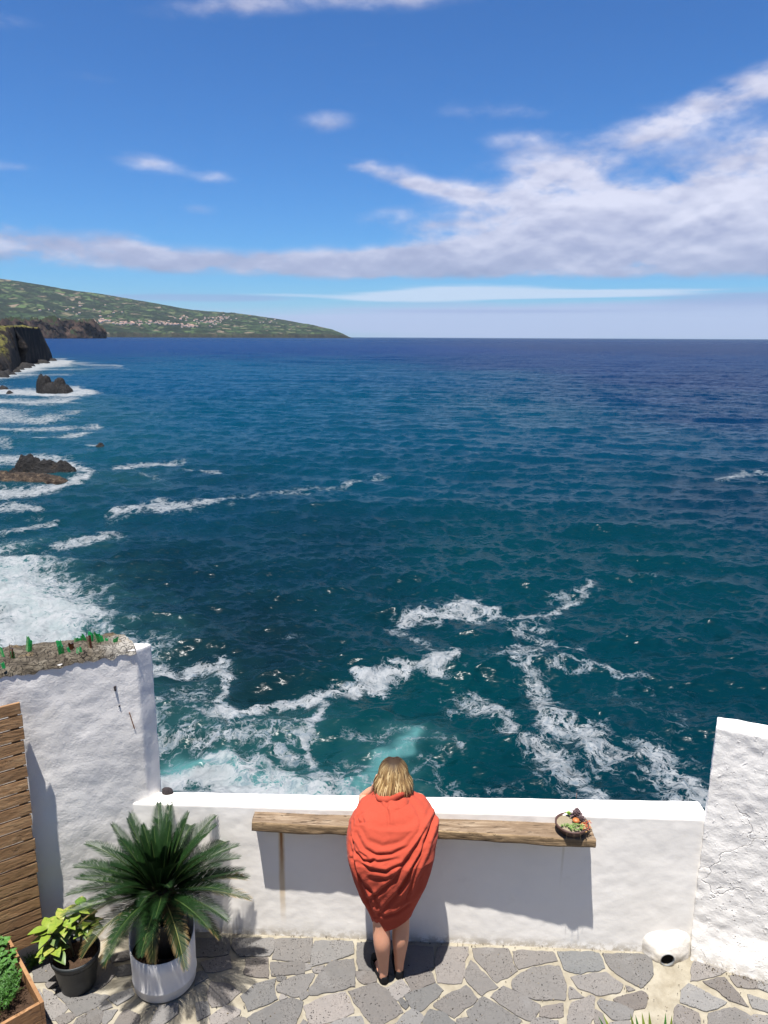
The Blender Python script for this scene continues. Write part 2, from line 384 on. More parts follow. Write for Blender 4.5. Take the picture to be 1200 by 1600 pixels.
m, nt, p, pos = mat('sea_cliff_rock', .9, .25)
nrm = nt.nodes.new('ShaderNodeNewGeometry').outputs['Normal']; nzz = E(nt, nn(nt, 'ShaderNodeSeparateXYZ', {0: nrm}).outputs[2])
n_ = noise(nt, pos, .22, 8, .65, sc3=(1, 1, .5)); c = ramp(nt, n_, [(.35, (.005, .004, .004)), (.55, (.022, .016, .012)), (.72, (.09, .065, .042))])
gz = (nzz + (noise(nt, pos, .12, 6, .7) - .5) * 1.5).ss(.55, .8)
zz = E(nt, nn(nt, 'ShaderNodeSeparateXYZ', {0: pos}).outputs[2])
gz = gz * zz.ss(-9, -4)
c = mixc(nt, gz, c, ramp(nt, noise(nt, pos, .5, 5, .7), [(.35, (.03, .035, .008)), (.6, (.12, .105, .022)), (.8, (.20, .16, .045))]))
setc(nt, p, c); bump(nt, p, noise(nt, pos, .8, 8, .7), 1.2); M['cliff'] = m
m, nt, p, pos = mat('wet_lava_rock', .75, .35)
zz = E(nt, nn(nt, 'ShaderNodeSeparateXYZ', {0: pos}).outputs[2])
n_ = noise(nt, pos, 1.1, 8, .68); c = ramp(nt, n_, [(.35, (.003, .003, .0035)), (.55, (.008, .007, .0065)), (.75, (.035, .026, .019))])
setc(nt, p, c); bump(nt, p, noise(nt, pos, 2.2, 8, .7), .5); M['lava'] = m
m, nt, p, pos = mat('brown_shelf_rock', .8, .3)
n_ = noise(nt, pos, 1.3, 8, .66); c = ramp(nt, n_, [(.36, (.008, .006, .005)), (.52, (.04, .027, .018)), (.7, (.13, .095, .06))])
setc(nt, p, c); bump(nt, p, noise(nt, pos, 2.6, 8, .7), .4); M['shelf_rock'] = m

# far hillside: fields with dark hedges and woods
m, nt, p, pos = mat('patchwork_hillside', .95, .05)
wp = nn(nt, 'ShaderNodeTexNoise', {'Vector': pos, 'Scale': .0022, 'Detail': 3.0}).outputs[1]
wv = nn(nt, 'ShaderNodeVectorMath', {0: wp, 1: (260, 260, 0)}, operation='MULTIPLY').outputs[0]
wpos = nn(nt, 'ShaderNodeVectorMath', {0: pos, 1: wv}, operation='ADD').outputs[0]
fl = nn(nt, 'ShaderNodeMapping', {0: wpos, 2: (0, 0, .5), 3: (1, .55, 0)}).outputs[0]
vc = nn(nt, 'ShaderNodeTexVoronoi', {'Vector': fl, 'Scale': .0082}, feature='F1')
rc = E(nt, nn(nt, 'ShaderNodeSeparateColor', {0: vc.outputs['Color']}).outputs[0])
fc = ramp(nt, rc, [(0., (.020, .038, .015)), (.22, (.036, .060, .021)), (.4, (.055, .084, .030)), (.58, (.026, .044, .018)), (.75, (.070, .082, .038)), (.86, (.105, .092, .056)), (.93, (.14, .112, .076)), (1., (.030, .052, .020))])
fc.node.color_ramp.interpolation = 'CONSTANT'
eg = voro(nt, fl, .0082, 'DISTANCE_TO_EDGE')
c = mixc(nt, (1 - eg.ss(.04, .13)) * noise(nt, pos, .004, 3).ss(.30, .45) * .95, fc, (.006, .012, .006))
wood_ = noise(nt, pos, .0022, 8, .75).ss(.475, .53)
c = mixc(nt, wood_ * .92, c, ramp(nt, noise(nt, pos, .02, 4, .7), [(.4, (.004, .009, .005)), (.7, (.014, .022, .010))]))
zz = E(nt, nn(nt, 'ShaderNodeSeparateXYZ', {0: pos}).outputs[2])
c = mixc(nt, (1 - (zz + noise(nt, pos, .006, 4) * 60).ss(60, 100)) * .9, c, ramp(nt, noise(nt, pos, .03, 5, .7), [(.4, (.008, .011, .007)), (.65, (.032, .030, .019))]))
setc(nt, p, c); M['hills'] = m
m, nt, p, pos = mat('far_brown_cliff', .95, .05)
c = ramp(nt, noise(nt, pos, .012, 7, .7, sc3=(1, 1, .35)), [(.33, (.008, .008, .008)), (.52, (.036, .024, .019)), (.7, (.085, .055, .042))])
nzz = E(nt, nn(nt, 'ShaderNodeSeparateXYZ', {0: nt.nodes.new('ShaderNodeNewGeometry').outputs['Normal']}).outputs[2])
c = mixc(nt, (nzz + (noise(nt, pos, .008, 5) - .5) * .8).ss(.75, .95), c, (.016, .024, .010))
setc(nt, p, c); M['far_cliff'] = m
M['house_wall'] = simple('house_wall', (.62, .60, .56), .8, .2, .1, .1)
M['house_roof'] = simple('house_roof', (.34, .22, .17), .9, .1, .2, .1)

# sea
SEA = -14.0
m, nt, p, pos = mat('sea_water', .09, .5)
p.inputs['IOR'].default_value = 1.333
tint = attr(nt, 'col').outputs['Color']; foam = E(nt, attr(nt, 'foam').outputs['Fac']); milk = E(nt, attr(nt, 'milk').outputs['Fac']); far = E(nt, attr(nt, 'far').outputs['Fac'])
# small-scale slopes straight into the normal (they do not fade with distance)
def slope(scale, amp, sc3, det=3):
    v = nn(nt, 'ShaderNodeMapping', {0: pos, 2: (0, 0, .32), 3: sc3}).outputs[0]
    n = nn(nt, 'ShaderNodeTexNoise', {'Vector': v, 'Scale': scale, 'Detail': det, 'Roughness': .6}, normalize=True).outputs[1]
    s = nn(nt, 'ShaderNodeVectorMath', {0: n, 1: (.5, .5, .5)}, operation='SUBTRACT').outputs[0]
    return nn(nt, 'ShaderNodeVectorMath', {0: s, 1: (amp * .8, amp * 1.25, 0)}, operation='MULTIPLY').outputs[0]
s1 = slope(.75, 1.25, (.5, 1.3, 1), 5); s2 = slope(3.2, 1.5, (.55, 1.25, 1), 4); s0 = slope(.14, .35, (.5, 1.3, 1), 3)
ssum = nn(nt, 'ShaderNodeVectorMath', {0: s1, 1: s2}, operation='ADD').outputs[0]; ssum = nn(nt, 'ShaderNodeVectorMath', {0: ssum, 1: s0}, operation='ADD').outputs[0]
nr = nt.nodes.new('ShaderNodeNewGeometry').outputs['Normal']
nr = nn(nt, 'ShaderNodeVectorMath', {0: nr, 1: ssum}, operation='ADD').outputs[0]
nr = nn(nt, 'ShaderNodeVectorMath', {0: nr}, operation='NORMALIZE').outputs[0]
nt.links.new(nr, p.inputs['Normal'])
# foam lace
wn = nn(nt, 'ShaderNodeTexNoise', {'Vector': pos, 'Scale': .9, 'Detail': 4.0, 'Roughness': .6}).outputs[1]
wvv = nn(nt, 'ShaderNodeVectorMath', {0: wn, 1: (1.5, 1.5, 0)}, operation='MULTIPLY').outputs[0]
fp = nn(nt, 'ShaderNodeVectorMath', {0: pos, 1: wvv}, operation='ADD').outputs[0]
fp2 = nn(nt, 'ShaderNodeMapping', {0: fp, 3: (1, 1, 0)}).outputs[0]
l1 = voro(nt, fp2, 1.1, 'DISTANCE_TO_EDGE'); l2 = voro(nt, fp2, 3.0, 'DISTANCE_TO_EDGE'); l3 = voro(nt, fp2, 7.5, 'DISTANCE_TO_EDGE')
pat = noise(nt, fp2, .9, 7, .75) * 1.7 + (1 - l1.ss(0, .3)) * .26 + (1 - l2.ss(0, .35)) * .26 + (1 - l3.ss(0, .4)) * .30 - .78
fm = ((foam * .86 + pat * 1.0 - 1.10) * 1.0).ss(-.03, .34)
fleck = (noise(nt, fp2, 2.2, 5, .75).ss(.62, .72)) * (foam * 2.4).sat() * .75
fm = fm.max(fleck)
mk = (milk * (noise(nt, fp2, .45, 6, .65) * 1.6 + .15)).sat()
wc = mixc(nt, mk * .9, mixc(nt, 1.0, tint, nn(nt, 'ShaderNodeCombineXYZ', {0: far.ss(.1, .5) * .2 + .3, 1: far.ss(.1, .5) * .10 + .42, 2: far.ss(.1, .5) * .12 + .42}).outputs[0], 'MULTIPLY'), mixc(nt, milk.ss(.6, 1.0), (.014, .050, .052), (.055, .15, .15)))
fthick_shade = noise(nt, fp2, .55, 6, .72).ss(.35, .65)  # uneven foam thickness, also paints in the shadowing of the turbulence
wc = mixc(nt, fm * (fthick_shade * .35 + .65), wc, mixc(nt, (noise(nt, fp2, 3.5, 5, .7) + foam * .35 - .2).ss(.35, .75), (.075, .105, .13), (.245, .255, .26)))
setc(nt, p, wc)
setc(nt, p, fm * .6 + .25 + far * .03, 'Roughness')
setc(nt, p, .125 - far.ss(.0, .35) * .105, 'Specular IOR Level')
M['sea'] = m

# ------------------------------------------------------------------ SEA surface
def smooth_interp(x, xp, fp): return np.interp(x, xp, fp)
azs = np.concatenate([np.linspace(-180, -44, 40)[:-1], np.linspace(-44, 40, 1150), np.linspace(40, 180, 40)[1:-1]])
dep = np.concatenate([np.array([89, 80, 70, 62]), np.degrees(np.arctan(18.3 / np.concatenate([np.geomspace(11, 60, 400), np.geomspace(60.4, 3000, 600), np.geomspace(3050, 90000, 40)])))])
rr = 18.3 / np.tan(np.radians(dep))
RR, AA = np.meshgrid(rr, np.radians(azs), indexing='ij')
sx_, sy_ = RR * np.sin(AA), RR * np.cos(AA)
dr = np.gradient(rr)[:, None] * np.ones_like(AA); da = RR * np.radians(84 / 1150)
zz_ = np.zeros_like(sx_); dx_ = np.zeros_like(sx_); dy_ = np.zeros_like(sx_)
wr = np.random.default_rng(3)
for i in range(96):
    lam = .7 * (26 / .7) ** wr.random(); k = 2 * math.pi / lam
    th = rad(-98) + wr.normal(0, .28 + .5 * (lam < 6)); amp = .0078 * lam ** .9 * (.6 + .8 * wr.random()) * (0.5 if lam > 8 else (1.7 if lam < 2.6 else 1))
    ph = wr.random() * 6.28; vis = np.clip((lam / (2.6 * np.maximum(dr * abs(math.sin(th)) + .02, da * .8)) - .6), 0, 1)
    mod = 0.65 + .5 * np.sin(sx_ * .013 * wr.normal() * 3 + sy_ * .013 * wr.normal() * 3 + wr.random() * 6)
    a_ = k * (sx_ * math.cos(th) + sy_ * math.sin(th)) + ph
    zz_ += amp * vis * mod * np.cos(a_); q = -.75 * amp * vis * mod * np.sin(a_); dx_ += q * math.cos(th); dy_ += q * math.sin(th)
for lam, amp, dth, ph in ((38, .30, -104, .6), (24, .12, -92, 2.2)):       # the long swell, crests sloping down to the right
    th = rad(dth); k = 2 * math.pi / lam; vis = np.clip(lam / (3 * dr + .01) - .6, 0, 1)
    zz_ += amp * vis * (np.exp(np.cos(k * (sx_ * math.cos(th) + sy_ * math.sin(th)) + ph + .5 * np.sin(sx_ * .03)) - 1) * 1.3 - .6)
def wav(x, y, sc__, seed):
    q = np.random.default_rng(seed); f = np.zeros_like(x)
    for o in range(14):
        k = sc__ * 2 ** (o / 4) ; a = q.random() * 6.28; f += np.sin(k * (x * math.cos(a) + y * math.sin(a)) + q.random() * 6.28 + 1.5 * np.sin(k * .6 * (x * math.sin(a) - y * math.cos(a)) + q.random() * 6)) / (1 + o * .22)
    return f / 2.2
fq_ = np.clip((RR - 60) / 120, 0, 1)
WX = wav(sx_, sy_, .45, 31) * .8 + wav(sx_, sy_, .06, 32) * 3.0 * fq_; WY = wav(sx_, sy_, .45, 57) * .9 + wav(sx_, sy_, .05, 58) * 5 * fq_
WOB = np.exp(.5 * wav(sx_, sy_, .7, 77) * (1 - fq_ * .6) + .5 * fq_ * wav(sx_, sy_, .1, 78))
def stroke_field(strokes, px_, py_):
    fld = np.zeros_like(px_)
    for pts, w, inten in strokes:
        W = np.array([onz(a, b, SEA)[:2] for a, b in pts]); L = len(pts); rd = W.mean(0) / np.linalg.norm(W.mean(0)); ld = np.array([rd[1], -rd[0]])
        dd = np.hypot(W[:, 0], W[:, 1]); wr_ = w * dd ** 2 / (18.3 * F_) * .92; wl_ = np.minimum(wr_, w * 1.8 * dd / F_) if w < 60 else wr_
        b0 = W.min(0) - wr_.max() * 2.6; b1 = W.max(0) + wr_.max() * 2.6
        msk = (px_ > b0[0]) & (px_ < b1[0]) & (py_ > b0[1]) & (py_ < b1[1])
        if not msk.any(): continue
        X_, Y_ = px_[msk], py_[msk]; best = np.zeros_like(X_)
        for i in range(max(1, L - 1)):
            i2 = min(i + 1, L - 1); sr = 1 / (.5 * (wr_[i] + wr_[i2])); sl = 1 / (.5 * (wl_[i] + wl_[i2]))
            ax, ay = (W[i] @ ld) * sl, (W[i] @ rd) * sr; bx, by = (W[i2] @ ld) * sl, (W[i2] @ rd) * sr; dx, dy = bx - ax, by - ay
            u_, v_ = (X_ * ld[0] + Y_ * ld[1]) * sl, (X_ * rd[0] + Y_ * rd[1]) * sr
            t = np.clip(((u_ - ax) * dx + (v_ - ay) * dy) / max(dx * dx + dy * dy, 1e-6), 0, 1)
            best = np.maximum(best, np.exp(-.75 * WOB[msk] * ((u_ - ax - t * dx) ** 2 + (v_ - ay - t * dy) ** 2)))
        fld[msk] = np.maximum(fld[msk], best * inten)
    return fld
FOAM = [
 ([(-60, 596), (0, 585), (40, 576), (75, 569), (100, 566)], 7, 1.25), ([(95, 566), (155, 570), (178, 572)], 3, .8), ([(110, 576), (180, 575), (200, 577)], 1.6, .6), ([(30, 588), (75, 586), (110, 586)], 1.8, .7),
 ([(-40, 606), (0, 610), (50, 613), (95, 618), (120, 612), (140, 608)], 6, 1.15), ([(-40, 626), (20, 628), (60, 630), (112, 627)], 6, 1.0), ([(-40, 648), (30, 653), (70, 655), (104, 648)], 9, .85),
 ([(-40, 668), (40, 672), (90, 671), (145, 667)], 6, .85), ([(72, 686), (110, 683), (160, 677)], 2.4, .9), ([(148, 698), (172, 697)], 1.6, .9), ([(-40, 692), (20, 694)], 6, .7),
 ([(-40, 716), (10, 716), (60, 714), (110, 722), (140, 735)], 8, .95), ([(-40, 765), (20, 768), (70, 766), (110, 755), (140, 742)], 8, 1.05), ([(-40, 790), (10, 792), (45, 796)], 10, .85), ([(0, 832), (30, 828), (75, 818)], 6, .8),
 ([(190, 728), (240, 724), (288, 720)], 4.5, .85), ([(230, 742), (262, 748)], 4, .6), ([(295, 732), (325, 735), (352, 739)], 5, .8),
 ([(175, 804), (230, 794), (290, 795), (372, 784)], 8, .88), ([(372, 784), (430, 772), (520, 762), (590, 750)], 3.2, .66), ([(100, 847), (150, 839), (188, 829)], 6, .85),
 ([(1122, 746), (1140, 738)], 5, .75), ([(1160, 736), (1215, 736)], 3.2, .75), ([(1180, 752), (1220, 750)], 3, .6),
 ([(-60, 880), (0, 885), (40, 905)], 34, 1.05), ([(-60, 950), (0, 940), (40, 950), (70, 990)], 52, 1.3), ([(70, 930), (110, 975), (160, 1000), (225, 1010)], 30, .72), ([(60, 860), (100, 900), (130, 940)], 20, .5),
 ([(235, 1042), (300, 1043), (350, 1056), (364, 1073), (335, 1096), (312, 1102)], 11, .95),
 ([(315, 1112), (420, 1101), (490, 1092), (560, 1071), (640, 1046), (692, 1030)], 13, 1.0), ([(505, 1092), (482, 1130), (502, 1162), (506, 1195)], 13, .85), ([(690, 1032), (662, 1010), (618, 984)], 12, .62),
 ([(648, 968), (700, 957), (745, 944)], 14, .98), ([(752, 950), (792, 960), (832, 956), (880, 944), (935, 922)], 9, .82), ([(815, 975), (818, 1003), (850, 1018), (902, 1016)], 11, .76),
 ([(792, 1025), (825, 1040), (836, 1072)], 14, .8), ([(885, 1054), (950, 1041), (1010, 1054)], 9, .68), ([(742, 1092), (800, 1120), (850, 1160), (902, 1200), (940, 1250), (960, 1280)], 22, .84),
 ([(856, 1085), (900, 1130), (950, 1172), (1022, 1188), (1062, 1222), (1100, 1262)], 26, .86), ([(860, 1180), (920, 1240)], 40, .56), ([(1000, 1120), (1060, 1160)], 22, .42), ([(960, 1085), (1060, 1080)], 16, .36),
 ([(200, 1240), (255, 1222), (330, 1226), (420, 1236), (480, 1250)], 26, 1.3), ([(230, 1160), (300, 1160), (380, 1155), (460, 1180)], 46, .74), ([(250, 1100), (300, 1085), (350, 1120)], 30, .62), ([(340, 1195), (440, 1210), (510, 1235)], 30, .98), ([(400, 1130), (470, 1150)], 22, .66),
 ([(540, 1215), (590, 1190), (650, 1180), (680, 1190)], 14, .62), ([(520, 1245), (600, 1228), (680, 1232), (740, 1245)], 14, .70), ([(570, 1150), (620, 1145), (660, 1160)], 14, .56), ([(640, 1200), (700, 1240), (780, 1250)], 18, .50),
 ([(440, 1000), (480, 1008)], 10, .4), ([(900, 885), (1050, 905)], 14, .26), ([(700, 1230), (900, 1250)], 12, .5)]
MILK = [([(-60, 900), (0, 900), (60, 960), (110, 1000)], 55, .9), ([(110, 1000), (200, 1010), (260, 1000)], 28, .34), ([(240, 1070), (330, 1075)], 32, .42), ([(220, 1215), (330, 1200), (450, 1225)], 55, .95), ([(260, 1120), (460, 1150)], 45, .58),
 ([(540, 1255), (590, 1210), (630, 1160)], 34, .95), ([(590, 1245), (700, 1252)], 22, .7), ([(-40, 640), (60, 640), (110, 640)], 40, .45), ([(-40, 740), (60, 745), (150, 742), (240, 745)], 22, .34), ([(0, 578), (110, 570)], 9, .6)]
foam_a = stroke_field(FOAM, sx_ + WX, sy_ + WY); milk_a = stroke_field(MILK, sx_ + WX, sy_ + WY)
# water colour, read at places on the surface
TP = [  # px, py, colour (linear base), weight
 (1000, 545, (.003, .022, .085)), (1150, 600, (.004, .024, .085)), (1150, 660, (.003, .030, .085)), (600, 545, (.002, .026, .115)), (200, 540, (.002, .032, .13)), (900, 570, (.003, .026, .095)),
 (640, 590, (.002, .052, .115)), (300, 590, (.002, .060, .130)), (800, 650, (.002, .056, .105)), (450, 640, (.002, .060, .115)), (1000, 680, (.002, .048, .095)), (200, 660, (.002, .060, .115)),
 (600, 740, (.002, .048, .085)), (900, 760, (.002, .044, .080)), (1150, 800, (.002, .034, .068)), (300, 780, (.003, .036, .066)), (500, 850, (.003, .032, .054)), (250, 880, (.004, .026, .042)), (420, 960, (.005, .022, .034)),
 (350, 1030, (.006, .022, .030)), (560, 930, (.003, .034, .050)), (750, 860, (.001, .046, .066)), (1000, 900, (.001, .044, .064)), (1100, 1050, (.001, .036, .054)), (900, 1000, (.001, .042, .060)), (700, 1060, (.001, .046, .058)), (600, 1120, (.001, .050, .058)), (800, 1200, (.001, .034, .048)), (1000, 1250, (.001, .030, .046)),
 (300, 1150, (.012, .050, .052)), (560, 1200, (.002, .070, .085)), (100, 800, (.005, .050, .075)), (100, 700, (.003, .06, .1)), (420, 1130, (.004, .055, .06))]
LW_ = np.log(RR); num = np.zeros(sx_.shape + (3,)); den = np.zeros_like(sx_)
jit = .08 * np.sin(sx_ * .05 + 2 * np.sin(sy_ * .021)) + .05 * np.sin(sy_ * .06 + sx_ * .013)
for a_, b_, cc in TP:
    if 560 <= b_ <= 780: cc = (cc[0] * .7, cc[1] * 1.14, cc[2] * 1.14)
    w_ = onz(a_, b_, SEA); l0 = math.log(math.hypot(w_[0], w_[1])); a0 = math.atan2(w_[0], w_[1])
    g = 1 / (((LW_ + jit - l0) / .28) ** 2 * 1.0 + ((AA - a0) / .17) ** 2 + .15) ** 2
    num += g[..., None] * np.array(cc); den += g
tcol = num / den[..., None]
V = np.stack([sx_ + dx_, sy_ + dy_, SEA + zz_ + foam_a * (.04 + .07 * wav(sx_, sy_, 2.2, 91) * np.clip(1.6 - RR / 90, 0, 1) + .10 * wav(sx_, sy_, .8, 92))], -1).reshape(-1, 3)
cnt = np.array([[0, 0, SEA]]); nA = len(azs)
Fq = grid_faces(len(rr), nA, True)[:, ::-1]
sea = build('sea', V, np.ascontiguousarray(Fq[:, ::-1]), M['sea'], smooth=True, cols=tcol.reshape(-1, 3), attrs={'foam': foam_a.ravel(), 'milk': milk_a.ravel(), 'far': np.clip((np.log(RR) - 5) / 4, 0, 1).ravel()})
tag(sea, kind='structure')

# ------------------------------------------------------------------ FAR ISLAND
RIDGE = [(-500, 360), (-300, 380), (-100, 418), (0, 435), (50, 442), (100, 451), (150, 458), (200, 466), (250, 475), (300, 484), (350, 488), (400, 493), (450, 501), (490, 508), (520, 515), (535, 521), (546, 526.5), (552, 529)]
def az_el(x, y): d = ray(x, y); return math.atan2(d[0], d[1]), math.atan2(d[2], math.hypot(d[0], d[1]))
rt = np.array([az_el(*q) for q in RIDGE])
NA, NR = 620, 130
aa = np.linspace(rt[0, 0], rt[-1, 0], NA); ee = np.interp(aa, rt[:, 0], rt[:, 1])
V = np.zeros((NR, NA, 3))
u = (aa - aa[0]) / (aa[-1] - aa[0])
shore = 10500 + 2500 * np.clip((aa - rt[3, 0]) / (rt[-1, 0] - rt[3, 0]), 0, 1) + np.array([220 * fbm((a * 30, 0, 0), 1, 4, 5) for a in aa])
endt = np.clip((rt[-1, 0] - aa) / (rt[-1, 0] - rt[12, 0]), 0, 1)
ridge_d = shore + 400 + 5000 * endt ** .8
ridge_h = H + ridge_d * np.tan(ee)
for j in range(NA):
    for i in range(NR):
        t = i / (NR - 1)
        tt = min(t / .82, 1.0)
        d = shore[j] + (ridge_d[j] - shore[j]) * tt + (2500 * (t - .82) / .18 if t > .82 else 0)
        ch = min(65, ridge_h[j] * .55 + 14)
        if t == 0: z = SEA - 5
        else:
            z = SEA + ch * min(1, tt / .02) + (ridge_h[j] - ch - SEA) * (max(0, tt - .02) / .98) ** 1.12
            x_, y_ = d * math.sin(aa[j]), d * math.cos(aa[j])
            z += (fbm((x_, y_, 0), 1 / 900, 5, 2) * 42 + fbm((x_, y_, 0), 1 / 150, 3, 9) * 9) * (1 if tt < .95 else .4) * min(1, tt * 12) * endt[j] ** .5
            if t > .82: z -= (t - .82) / .18 * 500
        V[i, j] = (d * math.sin(aa[j]), d * math.cos(aa[j]), z)
isl = build('hills', V.reshape(-1, 3), grid_faces(NR, NA)[:, ::-1].copy(), M['hills'], smooth=True); tag(isl, kind='structure')
# line of surf along the far shore is part of the water's edge: small white skerries of foam
def hill_point(px_, py_):
    a, e = az_el(px_, py_); j = int(np.clip(np.searchsorted(aa, a), 1, NA - 1)); col_ = V[:, j]
    dd = np.hypot(col_[:, 0], col_[:, 1]); els = np.arctan2(col_[:, 2] - H, dd)
    k = np.argmax(els > e)
    if k == 0: return None
    return col_[k]
# town houses
hm = MB(); w_, d_, h_ = 17, 12, 7
hm.box((0, 0, h_ / 2), (w_, 0, 0), (0, d_, 0), (0, 0, h_), mi=0)
ov = 1.0
hm.add([(-w_ / 2 - ov, -d_ / 2 - ov, h_), (w_ / 2 + ov, -d_ / 2 - ov, h_), (w_ / 2 + ov, d_ / 2 + ov, h_), (-w_ / 2 - ov, d_ / 2 + ov, h_), (-w_ / 2 - ov, 0, h_ + 5), (w_ / 2 + ov, 0, h_ + 5)],
       [(0, 1, 5, 4), (3, 4, 5, 2), (0, 4, 3), (1, 2, 5), (0, 3, 2, 1)], mi=1)
h0 = hm.build('house', [M['house_wall'], M['house_roof']]); first = True
hr = np.random.default_rng(11); spots = []
CLU = [(150, 503, 22, 3, 22), (200, 506, 22, 2.4, 40), (240, 504, 18, 2.5, 18), (270, 507, 16, 3, 18), (295, 510, 12, 1.8, 22), (325, 504, 20, 3.5, 40), (345, 497, 15, 3, 24), (370, 488, 14, 3, 14), (285, 498, 25, 4, 14), (130, 487, 60, 9, 22), (420, 503, 20, 3, 8)]
for cx, cy, sxx, syy, n in CLU:
    for _ in range(n):
        q = hill_point(cx + hr.normal() * sxx * .6, cy + hr.normal() * syy * .6)
        if q is not None and q[2] > 60: spots.append((q, cy == 487))
for k, (q, lone) in enumerate(spots):
    o = h0 if k == 0 else h0.copy()
    if k: COL.objects.link(o)
    s = 1.1 + hr.random() * 1.1
    o.location = q + np.array([0, 0, -2]); o.scale = (s, s, s); o.rotation_euler = (0, 0, hr.normal() * .35 + .3)
    if lone: tag(o, 'tiny white house alone among the green fields above and left of the far town', 'house', 'lone farmhouses among the far fields')
    else: tag(o, 'tiny white house with a reddish roof packed into the far hillside town', 'house', 'white houses of the far hillside town')

# ------------------------------------------------------------------ CLIFFS
def cliff(name, base, top, m, seed, nu=260, nv=60, amp=3.0, sc_=.12, plateau=60, pz=0.5, lean=1.0, inland=None):
    base = np.array(base, float); top = np.array(top, float)
    s = np.concatenate([[0], np.cumsum(np.hypot(*np.diff(base[:, :2], axis=0).T))]); s /= s[-1]; q = np.linspace(0, 1, nu)
    B = np.stack([np.interp(q, s, base[:, k]) for k in range(3)], 1); T = np.stack([np.interp(q, s, top[:, k]) for k in range(3)], 1)
    P = []
    ts = np.concatenate([np.linspace(0, 1, nv), 1 + np.geomspace(.03, 1, 12)])
    for i, t in enumerate(ts):
        for j in range(nu):
            if t <= 1:
                f = t ** 1.6 if lean else t
                b = B[j] + (T[j] - B[j]) * np.array([f, f, t])
                fl = Vector(b); a_ = amp * (.5 + .5 * math.sin(math.pi * min(1, t * 1.02)))
                d = fbm((b[0], b[1], b[2] * .45), sc_, 5, seed); d2 = fbm(b, sc_ * 4, 4, seed + 7)
                n2 = T[j][:2] - B[j][:2]; n2 = n2 / (np.linalg.norm(n2) + 1e-6)
                off = (d * a_ * 1.6 + d2 * a_ * .35); b = b + np.array([n2[0] * off, n2[1] * off, d2 * a_ * .5 * t])
            else:
                n2 = T[j][:2] - B[j][:2]; n2 = n2 / (np.linalg.norm(n2) + 1e-6)
                if inland is not None: n2 = np.array(inland)
                b = T[j] + np.array([n2[0], n2[1], 0]) * plateau * (t - 1)
                b[2] += pz * (t - 1) * 10 + fbm(b, sc_ * 1.5, 4, seed) * amp * .5
            P.append(b)
    return build(name, P, grid_faces(len(ts), nu), m, smooth=True)
# headland: visible shore from the photo, then hidden coast back to the terrace
hb = [onz(x, y, SEA - 1) for x, y in ((82, 563), (76, 566), (60, 569), (35, 574), (20, 585), (0, 590), (-60, 600))]
tipb = [hb[0] + np.array([-190, 200, 0]), hb[0] + np.array([-50, 60, 0])]
coast_b = [np.array(q, float) for q in ((-215, 285, -15), (-150, 190, -15), (-100, 112, -15), (-62, 60, -15), (-40, 30, -15), (-30, 12, -15), (-28, -30, -15))]
base = tipb + hb + coast_b
def topof(x, y, d, inl=(0, 0)): a, e = az_el(x, y); return np.array([d * math.sin(a) + inl[0], d * math.cos(a) + inl[1], H + d * math.tan(e)])
top = [topof(20, 513, 780), topof(46, 512, 690), topof(63, 514, 640), topof(62, 513, 600), topof(45, 512, 560), topof(25, 511, 520), topof(8, 511, 490), topof(-20, 510, 470), topof(-90, 509, 450)] + \
      [q + np.array([-26, 6, 20]) for q in coast_b]
cl = cliff('headland', base, top, M['cliff'], 3, 420, 64, 5.0, .055, 250, .2, 1.0, (-.95, .1)); tag(cl, kind='structure')
b2 = [topof(x, 531, d) for x, d in ((-120, 4300), (-60, 4800), (0, 5200), (60, 5600), (110, 5900), (150, 6100), (164, 6300), (160, 6700))]
for q in b2: q[2] = SEA - 3
t2 = [topof(x, y, d) for x, y, d in ((-120, 497, 4450), (-60, 499, 4950), (0, 500, 5350), (60, 500.5, 5750), (105, 501, 6050), (146, 501.5, 6250), (156, 507, 6420), (154, 512, 6750))]
c2 = cliff('far_cliff', b2, t2, M['far_cliff'], 8, 360, 40, 85, .006, 1500, 0, True); tag(c2, kind='structure')
# the rock the terrace stands on
def blockrock(name, x0, x1, y0, y1, z0, z1, seed):
    P = []; Fs = []; n = 0
    per = [(x0, y1), (x1, y1), (x1, y0), (x0, y0)]
    ring = []
    for (ax, ay), (bx, by) in zip(per, per[1:] + per[:1]):
        for k in range(50): t = k / 50; ring.append((ax + (bx - ax) * t, ay + (by - ay) * t))
    rows = 40
    for i in range(rows):
        t = i / (rows - 1); z = z0 + (z1 - z0) * t
        for x, y in ring:
            cx, cy = (x0 + x1) / 2, (y0 + y1) / 2
            d = fbm((x, y, z), .5, 5, seed) * .8 * (1 - t ** 4) - .12
            k = 1 + d / math.hypot(x - cx, y - cy) if y < y1 - .01 else 1
            yy = y - abs(d) * .6 * (1 - t ** 6) if y >= y1 - .01 else cy + (y - cy) * k
            P.append((cx + (x - cx) * k, yy, z))
    f = [tuple(q) for q in grid_faces(rows, len(ring), True)[:, ::-1]] + [tuple(range((rows - 1) * len(ring), rows * len(ring)))[::-1]]
    return tag(build(name, P, f, M['cliff'], smooth=True), kind='structure')
blockrock('terrace_rock', -7, 7, -14, 4.6, SEA - 2, -.12, 4)

